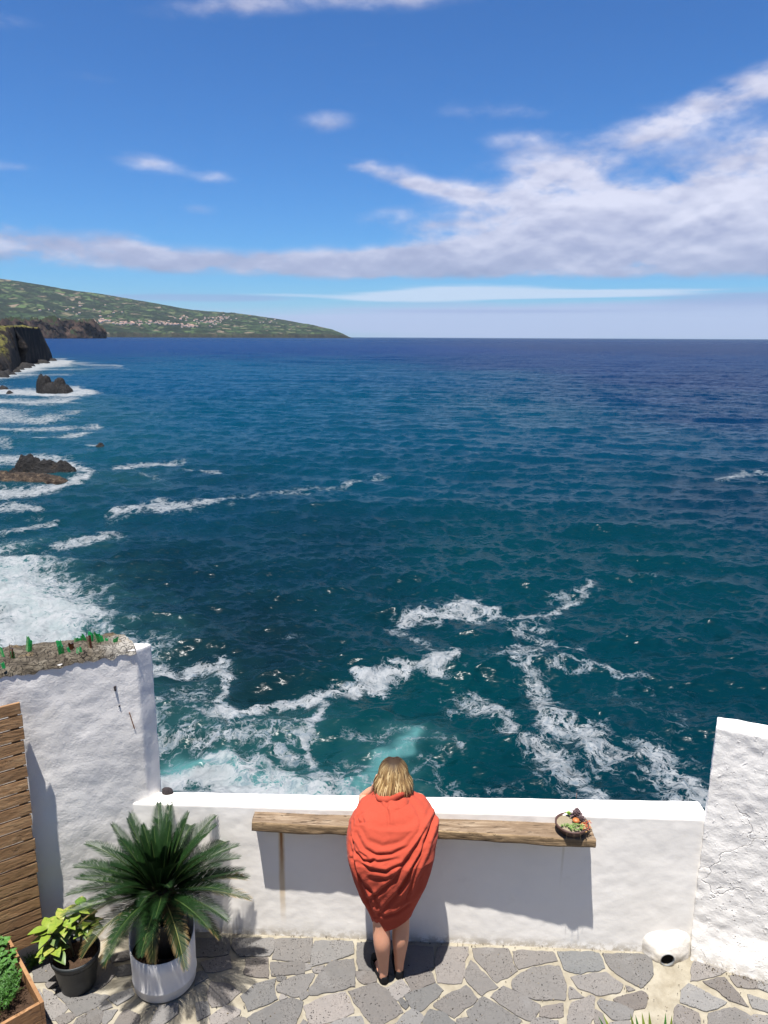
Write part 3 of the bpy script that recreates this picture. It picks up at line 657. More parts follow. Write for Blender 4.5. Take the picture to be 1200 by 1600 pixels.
def rock(name, ctr, lobes, half, m, label, seed, n=90, amp=.35, fs=.9):
    """lobes: (dx, dy, rx, ry, h, power)"""
    g = np.linspace(-1, 1, n); P = []
    for b in g:
        for a in g:
            x, y = a * half[0], b * half[1]; z = -1.5
            for dx, dy, rx, ry, h, pw in lobes:
                r = math.hypot((x - dx) / rx, (y - dy) / ry); z = max(z, h * (1 - r ** pw) if r < 1.6 else -1.5)
            P.append((ctr[0] + x + fbm((x, y, 3), fs, 3, seed) * amp * .6, ctr[1] + y, SEA + max(z, -1.5) * (1 + .22 * fbm((x, y, 0), fs * .8, 3, seed)) + fbm((x, y, 0), fs * 1.6, 5, seed + 3) * amp * 1.1 + (.0 if z < 0 else .1)))
    o = build(name, P, grid_faces(n, n), m, smooth=False, loc=(ctr[0], ctr[1], SEA))
    return tag(o, label, 'rock')
cA = onz(84, 613, SEA)
rock('sea_stack', cA, [(-2.8, 0, 2.6, 3, 5.2, 5.0), (2.0, .5, 2.3, 3, 4.5, 4.0), (.2, 0, 5.2, 4, 3.0, 5.0), (4.0, 0, 2.2, 3, 2.2, 2.6)], (7, 6), M['lava'], 'jagged black rock with twin peaks standing in the surf below the headland', 2, 110, .55, .7)
cB = onz(62, 740, SEA)
rock('sea_rock', cB, [(-1.8, .8, 1.9, 1.6, 2.0, 5), (.6, .8, 1.7, 1.3, 1.6, 4), (2.6, .9, 2.0, 1.3, 1.25, 3.4), (0, .8, 4.6, 1.8, .9, 4)], (6, 3.4), M['lava'], 'low black lumpy rock behind the flat brown rock at the left edge', 6, 120, .28, 1.2)
cC = onz(45, 753, SEA)
rock('sea_rock', cC, [(-1, 0, 5.0, 2.0, .95, 4), (-3.5, .2, 2.4, 1.8, 1.15, 2.2), (2.9, -.2, 2.2, 1.3, .8, 3)], (6.5, 3.0), M['shelf_rock'], 'flat brown rock at the left edge, in front of the lumpy black rock', 9, 120, .2, 1.3)
for (x, y, s, lb) in ((5, 608, 1.6, 'small black rock in the surf left of the twin-peaked rock, nearer the cliff'), (15, 614, 1.0, 'tiny black rock in the surf, just left of the twin-peaked rock'), (157, 698, .8, 'tiny dark rock awash in a foam ring off the coast')):
    q = onz(x, y, SEA); rock('sea_rock', q, [(0, 0, s, s * .8, s * .7, 2)], (s * 1.5, s * 1.4), M['lava'], lb, x, 26, .2 * s, 1.2 / s)
# boulders at the headland foot
for k in range(16):
    t = k / 15; x = -10 + 100 * t + RNG.normal() * 4; y = np.interp(x, [0, 20, 35, 60, 90], [588, 583, 574, 568, 561]) + 1.2
    q = onz(x, y, SEA); s = 1.6 + RNG.random() * 3.2
    o = rock('boulder', q, [(0, 0, s, s * .8, s * .55, 2)], (s * 1.4, s * 1.3), M['lava'], 'dark boulder in the surf at the foot of the headland cliff', 20 + k, 18, .22 * s, 1.0 / s); o['group'] = 'boulders at the foot of the headland'

# ------------------------------------------------------------------ PATIO floor
def flatobj(name, poly, z, m): return build(name, [(x, y, z) for x, y in poly], [tuple(range(len(poly)))], m)
gx = np.linspace(-7, 7, 281); gy = np.linspace(-14, 4.75, 376)
GX, GY = np.meshgrid(gx, gy)
zf = np.array([fbm((x, y, 0), 2.2, 4, 3) * .004 for x, y in zip(GX.ravel(), GY.ravel())])
# gutter running from the drain towards the house
G0 = onz(1048, 1508)[:2]; G1 = onz(1026, 1640)[:2]
gd_ = (G1 - G0) / np.linalg.norm(G1 - G0); gn = np.array([gd_[1], -gd_[0]])
rel = np.stack([GX.ravel() - G0[0], GY.ravel() - G0[1]], 1); al = rel @ gd_; ac = rel @ gn
zf -= np.where((al > -.05), .028 * np.exp(-(ac / .045) ** 4), 0)
fl_ = build('patio_floor', np.stack([GX.ravel(), GY.ravel(), zf], 1), grid_faces(376, 281), M['mortar'], smooth=True); tag(fl_, kind='structure')
ST = {0: [  # px = 50 + x/4, py = 1440 + y/4
 [(0, 290), (110, 235), (140, 340), (150, 370), (20, 380)], [(90, 390), (160, 375), (165, 400), (110, 415)], [(70, 430), (100, 440), (220, 545), (140, 620), (100, 600)],
 [(130, 430), (180, 420), (250, 480), (390, 460), (480, 470), (400, 540), (280, 590), (240, 540)], [(490, 480), (620, 420), (640, 460), (540, 520), (500, 500)], [(420, 530), (460, 500), (500, 535), (440, 560)],
 [(290, 610), (400, 555), (440, 575), (430, 640), (350, 690), (260, 660)], [(455, 570), (530, 560), (470, 640), (440, 640)], [(150, 610), (235, 580), (260, 605), (190, 650)], [(580, 560), (660, 590), (660, 660), (500, 670)],
 [(800, 540), (905, 520), (900, 580), (800, 660), (740, 650)], [(400, 260), (500, 280), (520, 330), (430, 420), (370, 400)], [(490, 220), (620, 180), (625, 230), (510, 260)], [(530, 290), (620, 280), (620, 330), (540, 340)], [(260, 260), (380, 200), (390, 260), (330, 400), (250, 420)],
 [(-40, 420), (50, 430), (90, 560), (20, 700), (-80, 700)]],
 1: [  # px = 300 + x/4
 [(380, 112), (505, 112), (500, 190), (480, 215), (300, 215), (250, 160), (260, 112)], [(520, 115), (745, 110), (735, 258), (510, 232), (525, 180)], [(775, 125), (1000, 130), (1010, 200), (870, 245), (750, 285), (752, 200)],
 [(1035, 135), (1230, 150), (1180, 290), (1150, 305), (1040, 300)], [(495, 262), (697, 262), (695, 325), (500, 340)], [(712, 268), (738, 275), (740, 300), (712, 308)], [(757, 300), (818, 280), (795, 325), (770, 322)],
 [(865, 262), (1010, 240), (1012, 410), (740, 465), (735, 420), (790, 350)], [(340, 240), (470, 235), (475, 355), (330, 330)], [(535, 352), (585, 350), (575, 370), (540, 372)], [(530, 410), (575, 378), (758, 328), (750, 370), (705, 440), (660, 470), (600, 455), (540, 440)],
 [(310, 470), (400, 400), (520, 365), (510, 400), (525, 490), (350, 560), (340, 510)], [(555, 462), (590, 478), (550, 490)], [(680, 470), (715, 450), (730, 465), (695, 492)], [(700, 530), (790, 490), (955, 445), (1015, 575), (830, 640), (740, 640)],
 [(350, 600), (500, 530), (620, 490), (690, 510), (670, 580), (635, 650), (380, 650)], [(975, 440), (1150, 395), (1208, 428), (1308, 564), (1295, 572), (1160, 660), (1120, 640)], [(1035, 315), (1140, 318), (1150, 375), (1075, 390), (1040, 360)],
 [(830, 655), (1050, 595), (1080, 680), (850, 720)], [(110, 600), (215, 535), (300, 560), (290, 590), (200, 640), (125, 650)], [(30, 520), (90, 510), (115, 575), (35, 615)], [(60, 260), (230, 220), (240, 300), (90, 320)],
 [(20, 330), (70, 320), (100, 350), (20, 400)], [(20, 112), (230, 112), (225, 205), (30, 225)], [(125, 380), (210, 400), (300, 440), (200, 520), (130, 540), (100, 450)], [(240, 615), (330, 605), (360, 670), (230, 680)], [(690, 625), (720, 645), (700, 700), (660, 700)]],
 2: [  # px = 600 + x/4
 [(335, 165), (525, 165), (520, 210), (495, 260), (500, 330), (485, 385), (335, 385), (330, 280)], [(555, 170), (775, 175), (800, 260), (830, 310), (700, 385), (640, 310), (560, 220)], [(810, 192), (1050, 192), (1080, 250), (930, 270), (850, 305), (825, 260)],
 [(545, 248), (700, 410), (610, 460), (560, 420), (505, 350)], [(810, 360), (940, 290), (1090, 285), (1110, 340), (1135, 400), (1125, 490), (960, 490), (880, 465), (805, 420)], [(750, 412), (975, 530), (930, 615), (880, 610), (670, 480)],
 [(510, 405), (580, 490), (440, 600), (320, 535), (320, 515)], [(140, 355), (275, 310), (320, 380), (180, 435)], [(-10, 260), (120, 160), (300, 165), (297, 285), (130, 350), (40, 330)], [(130, 470), (320, 395), (370, 440), (235, 560), (180, 540)],
 [(90, 500), (110, 490), (150, 530), (140, 550)], [(20, 420), (110, 370), (160, 440), (80, 490)], [(625, 478), (850, 620), (800, 670), (560, 650), (525, 570)], [(985, 540), (1115, 515), (1110, 590), (1050, 605), (975, 595)], [(60, 650), (185, 540), (245, 610), (200, 680)],
 [(260, 600), (290, 560), (370, 575), (440, 640), (400, 700), (250, 690)], [(460, 615), (540, 610), (620, 660), (560, 700), (470, 690)], [(940, 615), (1080, 625), (1100, 690), (900, 690)], [(1088, 195), (1340, 200), (1376, 295), (1200, 328), (1128, 300)],
 [(1168, 352), (1380, 324), (1488, 400), (1472, 440), (1348, 462), (1220, 416)], [(1156, 416), (1240, 468), (1160, 488)]],
 3: [  # px = 900 + x/4
 [(165, 205), (470, 215), (475, 330), (455, 370), (400, 415), (230, 310)], [(-10, 520), (90, 465), (115, 480), (100, 600), (90, 660), (-60, 670), (-40, 560)], [(135, 515), (165, 490), (360, 560), (340, 605), (230, 610)], [(240, 490), (410, 440), (450, 470), (420, 540), (350, 550), (250, 505)],
 [(320, 412), (360, 430), (330, 437)], [(120, 560), (170, 590), (190, 660), (120, 670)], [(735, 262), (770, 245), (940, 310), (925, 325), (720, 378), (725, 330)], [(800, 380), (925, 355), (1030, 480), (1070, 530), (960, 490)], [(665, 440), (710, 400), (940, 510), (880, 545), (790, 550), (660, 510)],
 [(965, 345), (1110, 350), (1130, 420), (1010, 410)], [(1145, 375), (1240, 400), (1250, 460), (1145, 420)], [(1080, 465), (1240, 520), (1240, 580), (1110, 540)], [(840, 580), (990, 545), (1090, 600), (1080, 660), (830, 660)], [(640, 530), (760, 580), (765, 660), (610, 660), (620, 570)], [(1115, 590), (1240, 595), (1240, 680), (1085, 680)],
 [(220, 640), (330, 635), (380, 700), (230, 720)]]}
V_, F__, C_ = [], [], []
def add_stone(pts, rnd):
    P = []; n = len(pts); pts = np.array(pts); cen = pts.mean(0); ph = rnd.random() * 100
    for i in range(n):
        a, b = pts[i], pts[(i + 1) % n]; L = np.linalg.norm(b - a); k = max(2, int(L / .018))
        for q in range(k):
            t = q / k; p_ = a + (b - a) * t
            p_ = p_ + np.array([mn.noise(Vector((p_[0] * 16, p_[1] * 16, ph))), mn.noise(Vector((p_[0] * 16, p_[1] * 16, ph + 50)))]) * .011 + np.array([mn.noise(Vector((p_[0] * 60, p_[1] * 60, ph))), mn.noise(Vector((p_[0] * 60, p_[1] * 60, ph + 50)))]) * .004
            rr_ = .10 if (t < .12 or t > .88) else 0
            P.append(p_ + (cen - p_) * .02 * (rr_ > 0))
    P = [p_ + (p_ - cen) / (np.linalg.norm(p_ - cen) + 1e-6) * .0115 for p_ in P]
    area = .5 * sum(P[i][0] * P[(i + 1) % len(P)][1] - P[(i + 1) % len(P)][0] * P[i][1] for i in range(len(P)))
    if area < 0: P = P[::-1]
    o = len(V_); g = .125 * math.exp(rnd.normal() * .17); w = rnd.normal() * .0035; c = (g * 1.05 + w, g * 1.0, g * .95 - w * .6)
    tilt = rnd.normal(size=2) * .004; N = len(P)
    top_z = .0085 + rnd.random() * .002
    for s_, z in ((1.0, .001), (1.0, top_z - .003), (.985, top_z)):
        for p_ in P:
            q_ = cen + (p_ - cen) * s_; V_.append((q_[0], q_[1], z + (q_ - cen) @ tilt)); C_.append(c)
    for r in range(2):
        for i in range(N): F__.append((o + r * N + i, o + r * N + (i + 1) % N, o + (r + 1) * N + (i + 1) % N, o + (r + 1) * N + i))
    F__.append(tuple(range(o + 2 * N, o + 3 * N)))
srn = np.random.default_rng(5); traced = []
for kx, lst in ST.items():
    for poly in lst:
        w = [onz(50 + x / 4 if kx == 0 else 300 * kx + x / 4, 1440 + y / 4)[:2] for x, y in poly]
        add_stone(w, srn); traced.append(np.mean(w, 0))
# the rest of the terrace, nearer the house
ylim = float(onz(600, 1618)[1])
ys = ylim - .02
while ys > -3:
    hgt = .26 + srn.random() * .12; x = -5.5
    jl = srn.random(200) * .1 - .05
    k = 0
    while x < 5.5:
        w = .22 + srn.random() * .25; g = .018
        add_stone([(x + g + jl[k], ys - g), (x + w - g + jl[k + 1], ys - g - srn.random() * .05), (x + w - g + jl[k + 2], ys - hgt + g), (x + w * .5, ys - hgt + g - .01), (x + g + jl[k + 1], ys - hgt + g + srn.random() * .05)], srn)
        x += w; k += 1
    ys -= hgt
pv = build('paving_stones', V_, F__, M['stone'], cols=C_); tag(pv, kind='structure')

gr = MB(); rg2 = random.Random(8)
for k in range(420):
    if k < 250: px_, py_ = rg2.uniform(60, 1190), rg2.uniform(1478, 1600)
    else: px_, py_ = rg2.choice([rg2.uniform(400, 1000), rg2.uniform(1090, 1200)]), 0
    if py_: q = onz(px_, py_)
    else:
        q = onz(px_, 1500); q[1] = 4.5505 - .0505 * q[0] - abs(rg2.gauss(0, .018)) - .004 if px_ < 1050 else 4.424 - (q[0] - 2.195) * .443 - abs(rg2.gauss(0, .02)) - .05
    s_ = rg2.uniform(.0015, .0048); c_ = rg2.choice([(.05, .045, .04), (.25, .21, .15), (.10, .08, .05), (.16, .14, .12)])
    a_ = rg2.random() * 3; gr.box((q[0], q[1], .0105 + s_ * .4), (s_ * 2.2 * math.cos(a_), s_ * 2.2 * math.sin(a_), 0), (-s_ * math.sin(a_), s_ * math.cos(a_), s_ * .3), (0, s_ * .2, s_), c_)
tag(gr.build('grit', simple('floor_grit', (.1, .1, .1), .95, .1, .3, 90, usecol=True), None, col=True, loc=(0, 4, 0)), 'loose grit and crumbs lying on the paving and along the wall foot', 'grit', kind='stuff')

# ------------------------------------------------------------------ WALLS
def rbox(foot, z0, z1, nu, nv, nw, r, namp, nscale, seed=0, ztop=None):
    """rounded box on a quad footprint [front0, front1, back1, back0]; surfaces displaced by noise"""
    f0, f1, b1, b0 = (np.array(q, float) for q in foot); Lx = np.linalg.norm(f1 - f0); Ly = np.linalg.norm(b0 - f0); Lz = z1 - z0
    verts = {}; V = []; Fs = []
    def vid(i, j, k):
        key = (i, j, k)
        if key in verts: return verts[key]
        p = np.array([Lx * i / nu, Ly * j / nv, Lz * k / nw]); L = np.array([Lx, Ly, Lz])
        q = np.clip(p, r, L - r); d = p - q; n = np.linalg.norm(d); nd = d / n if n > 1e-9 else d
        p = q + nd * r if n > 1e-9 else p
        uu, vv = p[0] / Lx, p[1] / Ly; xy = (f0 * (1 - uu) + f1 * uu) * (1 - vv) + (b0 * (1 - uu) + b1 * uu) * vv
        z = z0 + p[2]
        if ztop: z = z0 + p[2] * (ztop(xy[0]) - z0) / (z1 - z0)
        ex = (f1 - f0) / Lx; ey = np.array([-ex[1], ex[0]])
        a = namp * (fbm((xy[0], xy[1], z), nscale, 5, seed) + .35 * fbm((xy[0], xy[1], z), nscale * 4, 3, seed + 5))
        V.append((xy[0] + a * (nd[0] * ex[0] + nd[1] * ey[0]), xy[1] + a * (nd[0] * ex[1] + nd[1] * ey[1]), z + a * nd[2]))
        verts[key] = len(V) - 1; return verts[key]
    def face(fn, a, b, flip):
        for i in range(a):
            for j in range(b):
                q = [fn(i, j), fn(i + 1, j), fn(i + 1, j + 1), fn(i, j + 1)]
                Fs.append(tuple(q[::-1] if flip else q))
    face(lambda i, k: vid(i, 0, k), nu, nw, False); face(lambda i, k: vid(i, nv, k), nu, nw, True)
    face(lambda j, k: vid(0, j, k), nv, nw, True); face(lambda j, k: vid(nu, j, k), nv, nw, False)
    face(lambda i, j: vid(i, j, nw), nu, nv, False); face(lambda i, j: vid(i, j, 0), nu, nv, True)
    return V, Fs
# low wall: body and cap
wf = lambda x: 4.5505 - .0505 * x          # front face line
wbk = lambda x: 4.716 - .036 * x
def capz(x): return 1.090 + .010 * (x - .4) + .0
x0, x1 = -1.86, 2.24
V, Fs = rbox([(x0, wf(x0)), (x1, wf(x1)), (x1, wbk(x1)), (x0, wbk(x0))], -.08, 1.085, 330, 16, 96, .011, .0032, 3.0, 2, ztop=capz)
lw = build('low_wall', V, Fs, M['plaster_low'], smooth=True, loc=(.2, 4.6, 0)); tag(lw, 'low smooth white parapet wall between the two taller walls, at the sea edge', 'wall')
# left tall wall
fd = np.array([.923, .384]); F1 = np.array([-1.683, 4.678])
F0 = F1 - fd * 4.0; R1 = np.array([-1.612, 4.795]); B1 = np.array([-1.87, 4.93]); B0 = B1 - np.array([.925, .235]) / np.hypot(.925, .235) * 4.2
lt = thing('tall_wall', (-2.6, 4.4, 0), 'tall rough whitewashed wall on the left, topped with broken bottle glass', 'wall')
def wall_quad_strip(front, nu_total, z0, z1, back, namp, ns, seed):
    pass
ztl = lambda x: 2.205 + .02 * math.sin(x * 3) + .012 * mn.noise(Vector((x * 9, 0, 0)))
V, Fs = rbox([F0, F1, R1, B0], -.08, 2.2, 300, 16, 150, .018, .009, 1.7, 9, ztop=ztl)
build('wall_body', V, Fs, M['plaster_l'], lt, True)
# rough bed of mortar on top
V = []; nu_, nv_ = 260, 34
for i in range(nu_):
    u = i / (nu_ - 1)
    f = F0 + (F1 - F0) * u; b = B0 + (B1 - B0) * u
    if u > .93: pass
    for j in range(nv_):
        v = j / (nv_ - 1); p_ = f + (b - f) * v
        e = min(v, 1 - v) * 2; edge = min(1, e * 5)
        rg = .022 * mn.noise(Vector((p_[0] * 14, 1.3, 0))) + .012 * mn.noise(Vector((p_[0] * 40, 4.3, 0)))
        off = (-.008 - rg * .3) if j == 0 else ((-.004 + rg * .35) if j < 3 else 0)
        nrm_ = np.array([-fd[1], fd[0]])
        z = ztl(p_[0]) + .016 + .024 * edge ** .5 + fbm((p_[0], p_[1], 0), 9, 5, 3) * .020 * edge + fbm((p_[0], p_[1], 0), 40, 3, 3) * .006
        if j == 0: z = ztl(p_[0]) - .022 - .028 * mn.noise(Vector((p_[0] * 20, 7, 0)))
        if j == nv_ - 1: z = 2.05
        p_ = p_ + nrm_ * off
        if u > .985 : z -= .012
        V.append((p_[0], p_[1], z))
build('mortar_bed', V, grid_faces(nu_, nv_)[:, ::-1].copy(), M['rubble'], lt, True)
# broken glass: px of each shard's foot, height px, green or brown
GL = [(3, 1022, 9, 0), (17, 1024, 11, 1), (20, 1024, 5, 0), (44, 1014, 14, 0), (94, 1012, 9, 0), (96, 1020, 8, 0), (108, 1018, 5, 0), (112, 1013, 7, 1), (118, 1003, 5, 0), (125, 1003, 6, 0), (121, 1020, 6, 0), (132, 1001, 8, 0), (139, 1014, 15, 1), (143, 1002, 11, 0), (156, 1004, 13, 0), (159, 1004, 8, 0), (166, 1003, 5, 0), (180, 1004, 6, 0), (126, 1018, 5, 0), (5, 1040, 4, 0), (-14, 1024, 12, 0), (-30, 1020, 10, 1)]
for k, (x, y, hp, br) in enumerate(GL):
    q = onz(x, y, 2.25); s = hp / 1155 * 5.2 * 1.35; wv_ = s * (.35 + .25 * random.random()) + .008; th = random.random() * 1.2 - .6
    rc_ = .03; prof = []
    P = []; n = 5
    for i in range(n):
        t = i / (n - 1) - .5; a_ = t * wv_ / rc_
        for (rad_, zt) in ((rc_, 0), (rc_ + .003, 0)):
            top_ = s * (.75 + .5 * random.random()) if rad_ == rc_ else None
            P.append((rad_ * math.sin(a_), rad_ * (1 - math.cos(a_)), -.02))
        hh = s * (.7 + .5 * random.random())
        P.append((rc_ * math.sin(a_), rc_ * (1 - math.cos(a_)), hh)); P.append(((rc_ + .003) * math.sin(a_), (rc_ + .003) * (1 - math.cos(a_)) - .003, hh))
        P[-3] = (P[-3][0], P[-3][1] - .003, P[-3][2])
    R_ = Matrix.Rotation(th, 3, 'Z') @ Matrix.Rotation(random.gauss(0, .15), 3, 'Y')
    P = [tuple(Vector(q) + R_ @ Vector(p_)) for p_ in P]; Fs = []
    for i in range(n - 1):
        a, b = i * 4, (i + 1) * 4
        Fs += [(a, b, b + 2, a + 2), (a + 1, a + 3, b + 3, b + 1), (a + 2, b + 2, b + 3, a + 3)]
    Fs += [(0, 2, 3, 1), ((n - 1) * 4, (n - 1) * 4 + 1, (n - 1) * 4 + 3, (n - 1) * 4 + 2)]
    cc = (.10, .032, .010) if br else [(.02, .42, .10), (.04, .55, .16), (.02, .30, .07)][k % 3]
    o = build('glass_shard', P, Fs, M['glass'], lt, cols=[cc] * len(P))
    if br: o['label'] = 'brown bottle shard'
# nails on the left wall
def wall_pt(x, y, p0, d2):
    n = np.array([d2[1], -d2[0], 0]); r_ = ray(x, y); o_ = np.array([0, 0, H]); t = ((np.array([p0[0], p0[1], 0]) - o_) @ n) / (r_ @ n); return o_ + t * r_
nb_ = MB()
a_ = wall_pt(203, 1112, F1, fd); b_ = wall_pt(211, 1137, F1, fd); nb_.tube([a_ + [0, -.012, 0], b_ + [0, -.012, 0]], .0035, 6); nb_.build('nail', M['rust'], lt)
hk = MB(); a_ = wall_pt(180, 1072, F1, fd); hk.tube([a_ + [0, .01, 0], a_ + [0, -.010, -.005], a_ + [.003, -.014, -.03]], [.008, .008, .006], 8); hk.build('hook', M['darkrock'], lt)
hk = MB(); a_ = wall_pt(187, 1102, F1, fd); hk.tube([a_ + [0, .01, 0], a_ + [0, -.012, -.003]], [.006, .005], 8); hk.build('hook', M['darkrock'], lt)

# right wall
rt_ = thing('tall_wall', (2.6, 4.3, 0), 'tall pitted whitewashed wall on the right with a thin smooth top', 'wall')
g0 = np.array([2.195, 4.424]); gdv = np.array([.914, -.405]); g1 = g0 + gdv * 3.2; gb0 = np.array([2.268, 4.575]); gb1 = gb0 + gdv * 3.2
V, Fs = rbox([g0, g1, gb1, gb0], -.08, 1.81, 260, 12, 150, .012, .009, 3.4, 21)
def flare(v):
    k = max(0, .30 - v[2]) / .38
    return (v[0] + .045 * k * -.1, v[1] - .05 * k * (1 if v[1] < 4.5 else 0), v[2])
build('wall_body', [flare(v) for v in V], Fs, M['plaster_r'], rt_, True)

# drain hump + pipe
dr_t = thing('drain_outlet', (2.08, 4.36, 0), 'round black drain hole in a white plaster hump at the wall foot', 'drain')
hc = onz(1043, 1500, .075); hc = ony(1043, 1500, wf(2.07) - .092); r0 = .054
V = []; nr_, nt_ = 22, 72
for i in range(nr_):
    t = i / (nr_ - 1)
    for j in range(nt_):
        th = 2 * math.pi * j / nt_; cx_, cz_ = math.cos(th), math.sin(th)
        # outer reach of the hump in each direction
        R_ = (.19 if cx_ > 0 else .12) * abs(cx_) ** 1.5 + (.13 if cz_ > 0 else .10) * abs(cz_) ** 1.5
        rr_ = r0 * .9 + (R_ + .03 - r0 * .9) * t
        x = hc[0] + rr_ * cx_; z = hc[2] + rr_ * cz_
        yf = wf(x) + .01; y0_ = hc[1] + (0 if t == 0 else 0)
        y = y0_ + (yf - y0_) * (.55 * t ** 2.4 + .45 * t) + fbm((x, 0, z), 9, 4, 2) * .012 * min(1, t * 4)
        if cx_ > .3: y = min(y, yf)
        V.append((x, y, max(z, -.03)))
build('hump', V, grid_faces(nr_, nt_, True), M['hump'], dr_t, True)
pm = MB(); ps = []
V = []; prof = [(r0 * .93, -.012), (r0 * 1.0, -.014), (r0 * 1.0, .17)]
for rad_, yo in [(r0 * .86, .12), (r0 * .86, -.003), (r0 * .93, -.003), (r0 * .93, .10)]:
    for k in range(36): th = 2 * math.pi * k / 36; V.append((hc[0] + rad_ * math.cos(th), hc[1] + yo, hc[2] + rad_ * math.sin(th)))
build('pipe', V, grid_faces(4, 36, True), M['pipe'], dr_t, True)
build('pipe_shade_disc', [(hc[0] + r0 * .81 * math.cos(2 * math.pi * k / 36), hc[1] + .012 + (.1 if 0 else 0), hc[2] + r0 * .81 * math.sin(2 * math.pi * k / 36)) for k in range(36)], [tuple(range(36))], M['black'], dr_t)  # flat black disc just inside the mouth, stands in for the pipe's shade

# stone on the cap
sv = onz(262, 1233, 1.10); sm_ = bmesh.new(); bmesh.ops.create_icosphere(sm_, subdivisions=3, radius=1)
V = [(sv[0] + v.co.x * .042 * (1 + .2 * fbm(v.co, 1.2, 3, 1)), 4.752 + v.co.y * .025, 1.082 + v.co.z * .036 * (1 + .2 * fbm(v.co, 1.5, 3, 4))) for v in sm_.verts]
o = build('loose_stone', V, [tuple(v.index for v in f.verts) for f in sm_.faces], M['darkrock'], smooth=True, loc=(sv[0], 4.752, 1.07)); tag(o, 'small dark stone lying on the white cap beside the tall left wall', 'stone')

hs = thing('house', (0, -1.4, 0), 'added whitewashed house facade, unseen behind the camera, softening blue shadows, with a door and shuttered windows', 'house')  # unseen house added to block blue sky light and neutralise the shadows
HW = MB(); ops = [(-4.6, 1.0, 1.3, 1.2), (-1.9, 1.0, 1.3, 1.2), (1.2, .0, 1.1, 2.2), (3.8, 1.0, 1.3, 1.2), (-4.6, 3.6, 1.3, 1.3), (-1.9, 3.6, 1.3, 1.3), (3.8, 3.6, 1.3, 1.3)]
xs = sorted({-7.0, 7.0} | {o[0] - o[2] / 2 for o in ops} | {o[0] + o[2] / 2 for o in ops}); zs_ = sorted({0.0, 6.0} | {o[1] for o in ops} | {o[1] + o[3] for o in ops})
for a, b in zip(xs, xs[1:]):
    for c_, d_ in zip(zs_, zs_[1:]):
        mx, mz = (a + b) / 2, (c_ + d_) / 2
        if any(abs(mx - o[0]) < o[2] / 2 and o[1] < mz < o[1] + o[3] for o in ops): continue
        HW.add([(a, -1.4, c_), (b, -1.4, c_), (b, -1.4, d_), (a, -1.4, d_)], [(0, 3, 2, 1)])
for o in ops:
    x0_, x1_, z0_, z1_ = o[0] - o[2] / 2, o[0] + o[2] / 2, o[1], o[1] + o[3]
    P_ = [(x0_, z0_), (x1_, z0_), (x1_, z1_), (x0_, z1_)]
    for q in range(4): a, b = P_[q], P_[(q + 1) % 4]; HW.add([(a[0], -1.4, a[1]), (b[0], -1.4, b[1]), (b[0], -1.6, b[1]), (a[0], -1.6, a[1])], [(0, 1, 2, 3)])
HW.box((0, -5.4, 5.99), (14, 0, 0), (0, 8, 0), (0, 0, .02)); HW.box((-6.99, -5.4, 3), (.02, 0, 0), (0, 8, 0), (0, 0, 5.9)); HW.box((6.99, -5.4, 3), (.02, 0, 0), (0, 8, 0), (0, 0, 5.9))
HW.build('wall', M['plaster_cap'], hs)
for o in ops: b = MB(); b.box((o[0], -1.56, o[1] + o[3] / 2), (o[2] - .01, 0, 0), (0, .05, 0), (0, 0, o[3] - .01)); b.build('door' if o[1] == 0 else 'shutter', M['planter'], hs, col=True)

# ------------------------------------------------------------------ SHELF BEAM
sh = thing('wooden_shelf', (.25, 4.5, 1.0), 'long weathered wooden beam shelf fixed to the low white wall', 'shelf')
xa, xb = -.905, 1.43; NX = 240
def sdep(x): return float(np.interp(x, [-.91, -.2, .40, .9, 1.43], [.122, .126, .133, .150, .172]))
V = []; sec = 22
for i in range(NX):
    x = xa + (xb - xa) * i / (NX - 1)
    yf_ = wf(x) - sdep(x); yb_ = wf(x) + .004; zt = 1.032 + .0035 * mn.noise(Vector((x * 3, 0, 5))); zb = zt - .070 + .010 * mn.noise(Vector((x * 4, 3, 1))) - (.012 * max(0, 1 - abs(x + .5)))
    ring = []
    for k in range(sec):   # perimeter from back-bottom, round the front, to back-top
        t = k / (sec - 1)
        if t < .3: q = (yb_ + (yf_ + .008 - yb_) * t / .3, zb)
        elif t < .62: s = (t - .3) / .32; q = (yf_ + .006 * (2 * s - 1) ** 6 + .004 * mn.noise(Vector((x * 12, s * 5, 2))), zb + (zt - zb) * s)
        else: s = (t - .62) / .38; q = (yf_ + .008 + (yb_ - yf_ - .008) * s, zt + .002 * mn.noise(Vector((x * 10, s * 4, 8))) + .003 * mn.noise(Vector((x * 2, s * 14, 8))))
        sk = .018 * (1 - (q[0] - yf_) / .2) if i == 0 else 0
        V.append((x + (.006 * mn.noise(Vector((q[0] * 30, q[1] * 30, 0))) if i in (0, NX - 1) else 0), q[0], q[1]))
Fs = [tuple(q) for q in grid_faces(NX, sec)[:, ::-1]]
mi = [1 if (k % (sec - 1)) < 13 else 0 for k in range(len(Fs))]
Fs += [tuple(range(sec))[::-1], tuple(range((NX - 1) * sec, NX * sec))]; mi += [0, 0]
# split shared look by material index, one beam mesh
build('beam', V, Fs, [M['driftwood'], M['beam_side']], sh, True, midx=mi, cols=[(1, 1, 1)] * len(V))
for x in (-.722, 1.262):
    b = MB(); b.box((x, wf(x) - .045, .945), (.022, 0, 0), (0, .09, 0), (0, 0, .012)); b.box((x, wf(x) - .006, .925), (.022, 0, 0), (0, .010, 0), (0, 0, .04)); b.build('bracket', M['metal'], sh)

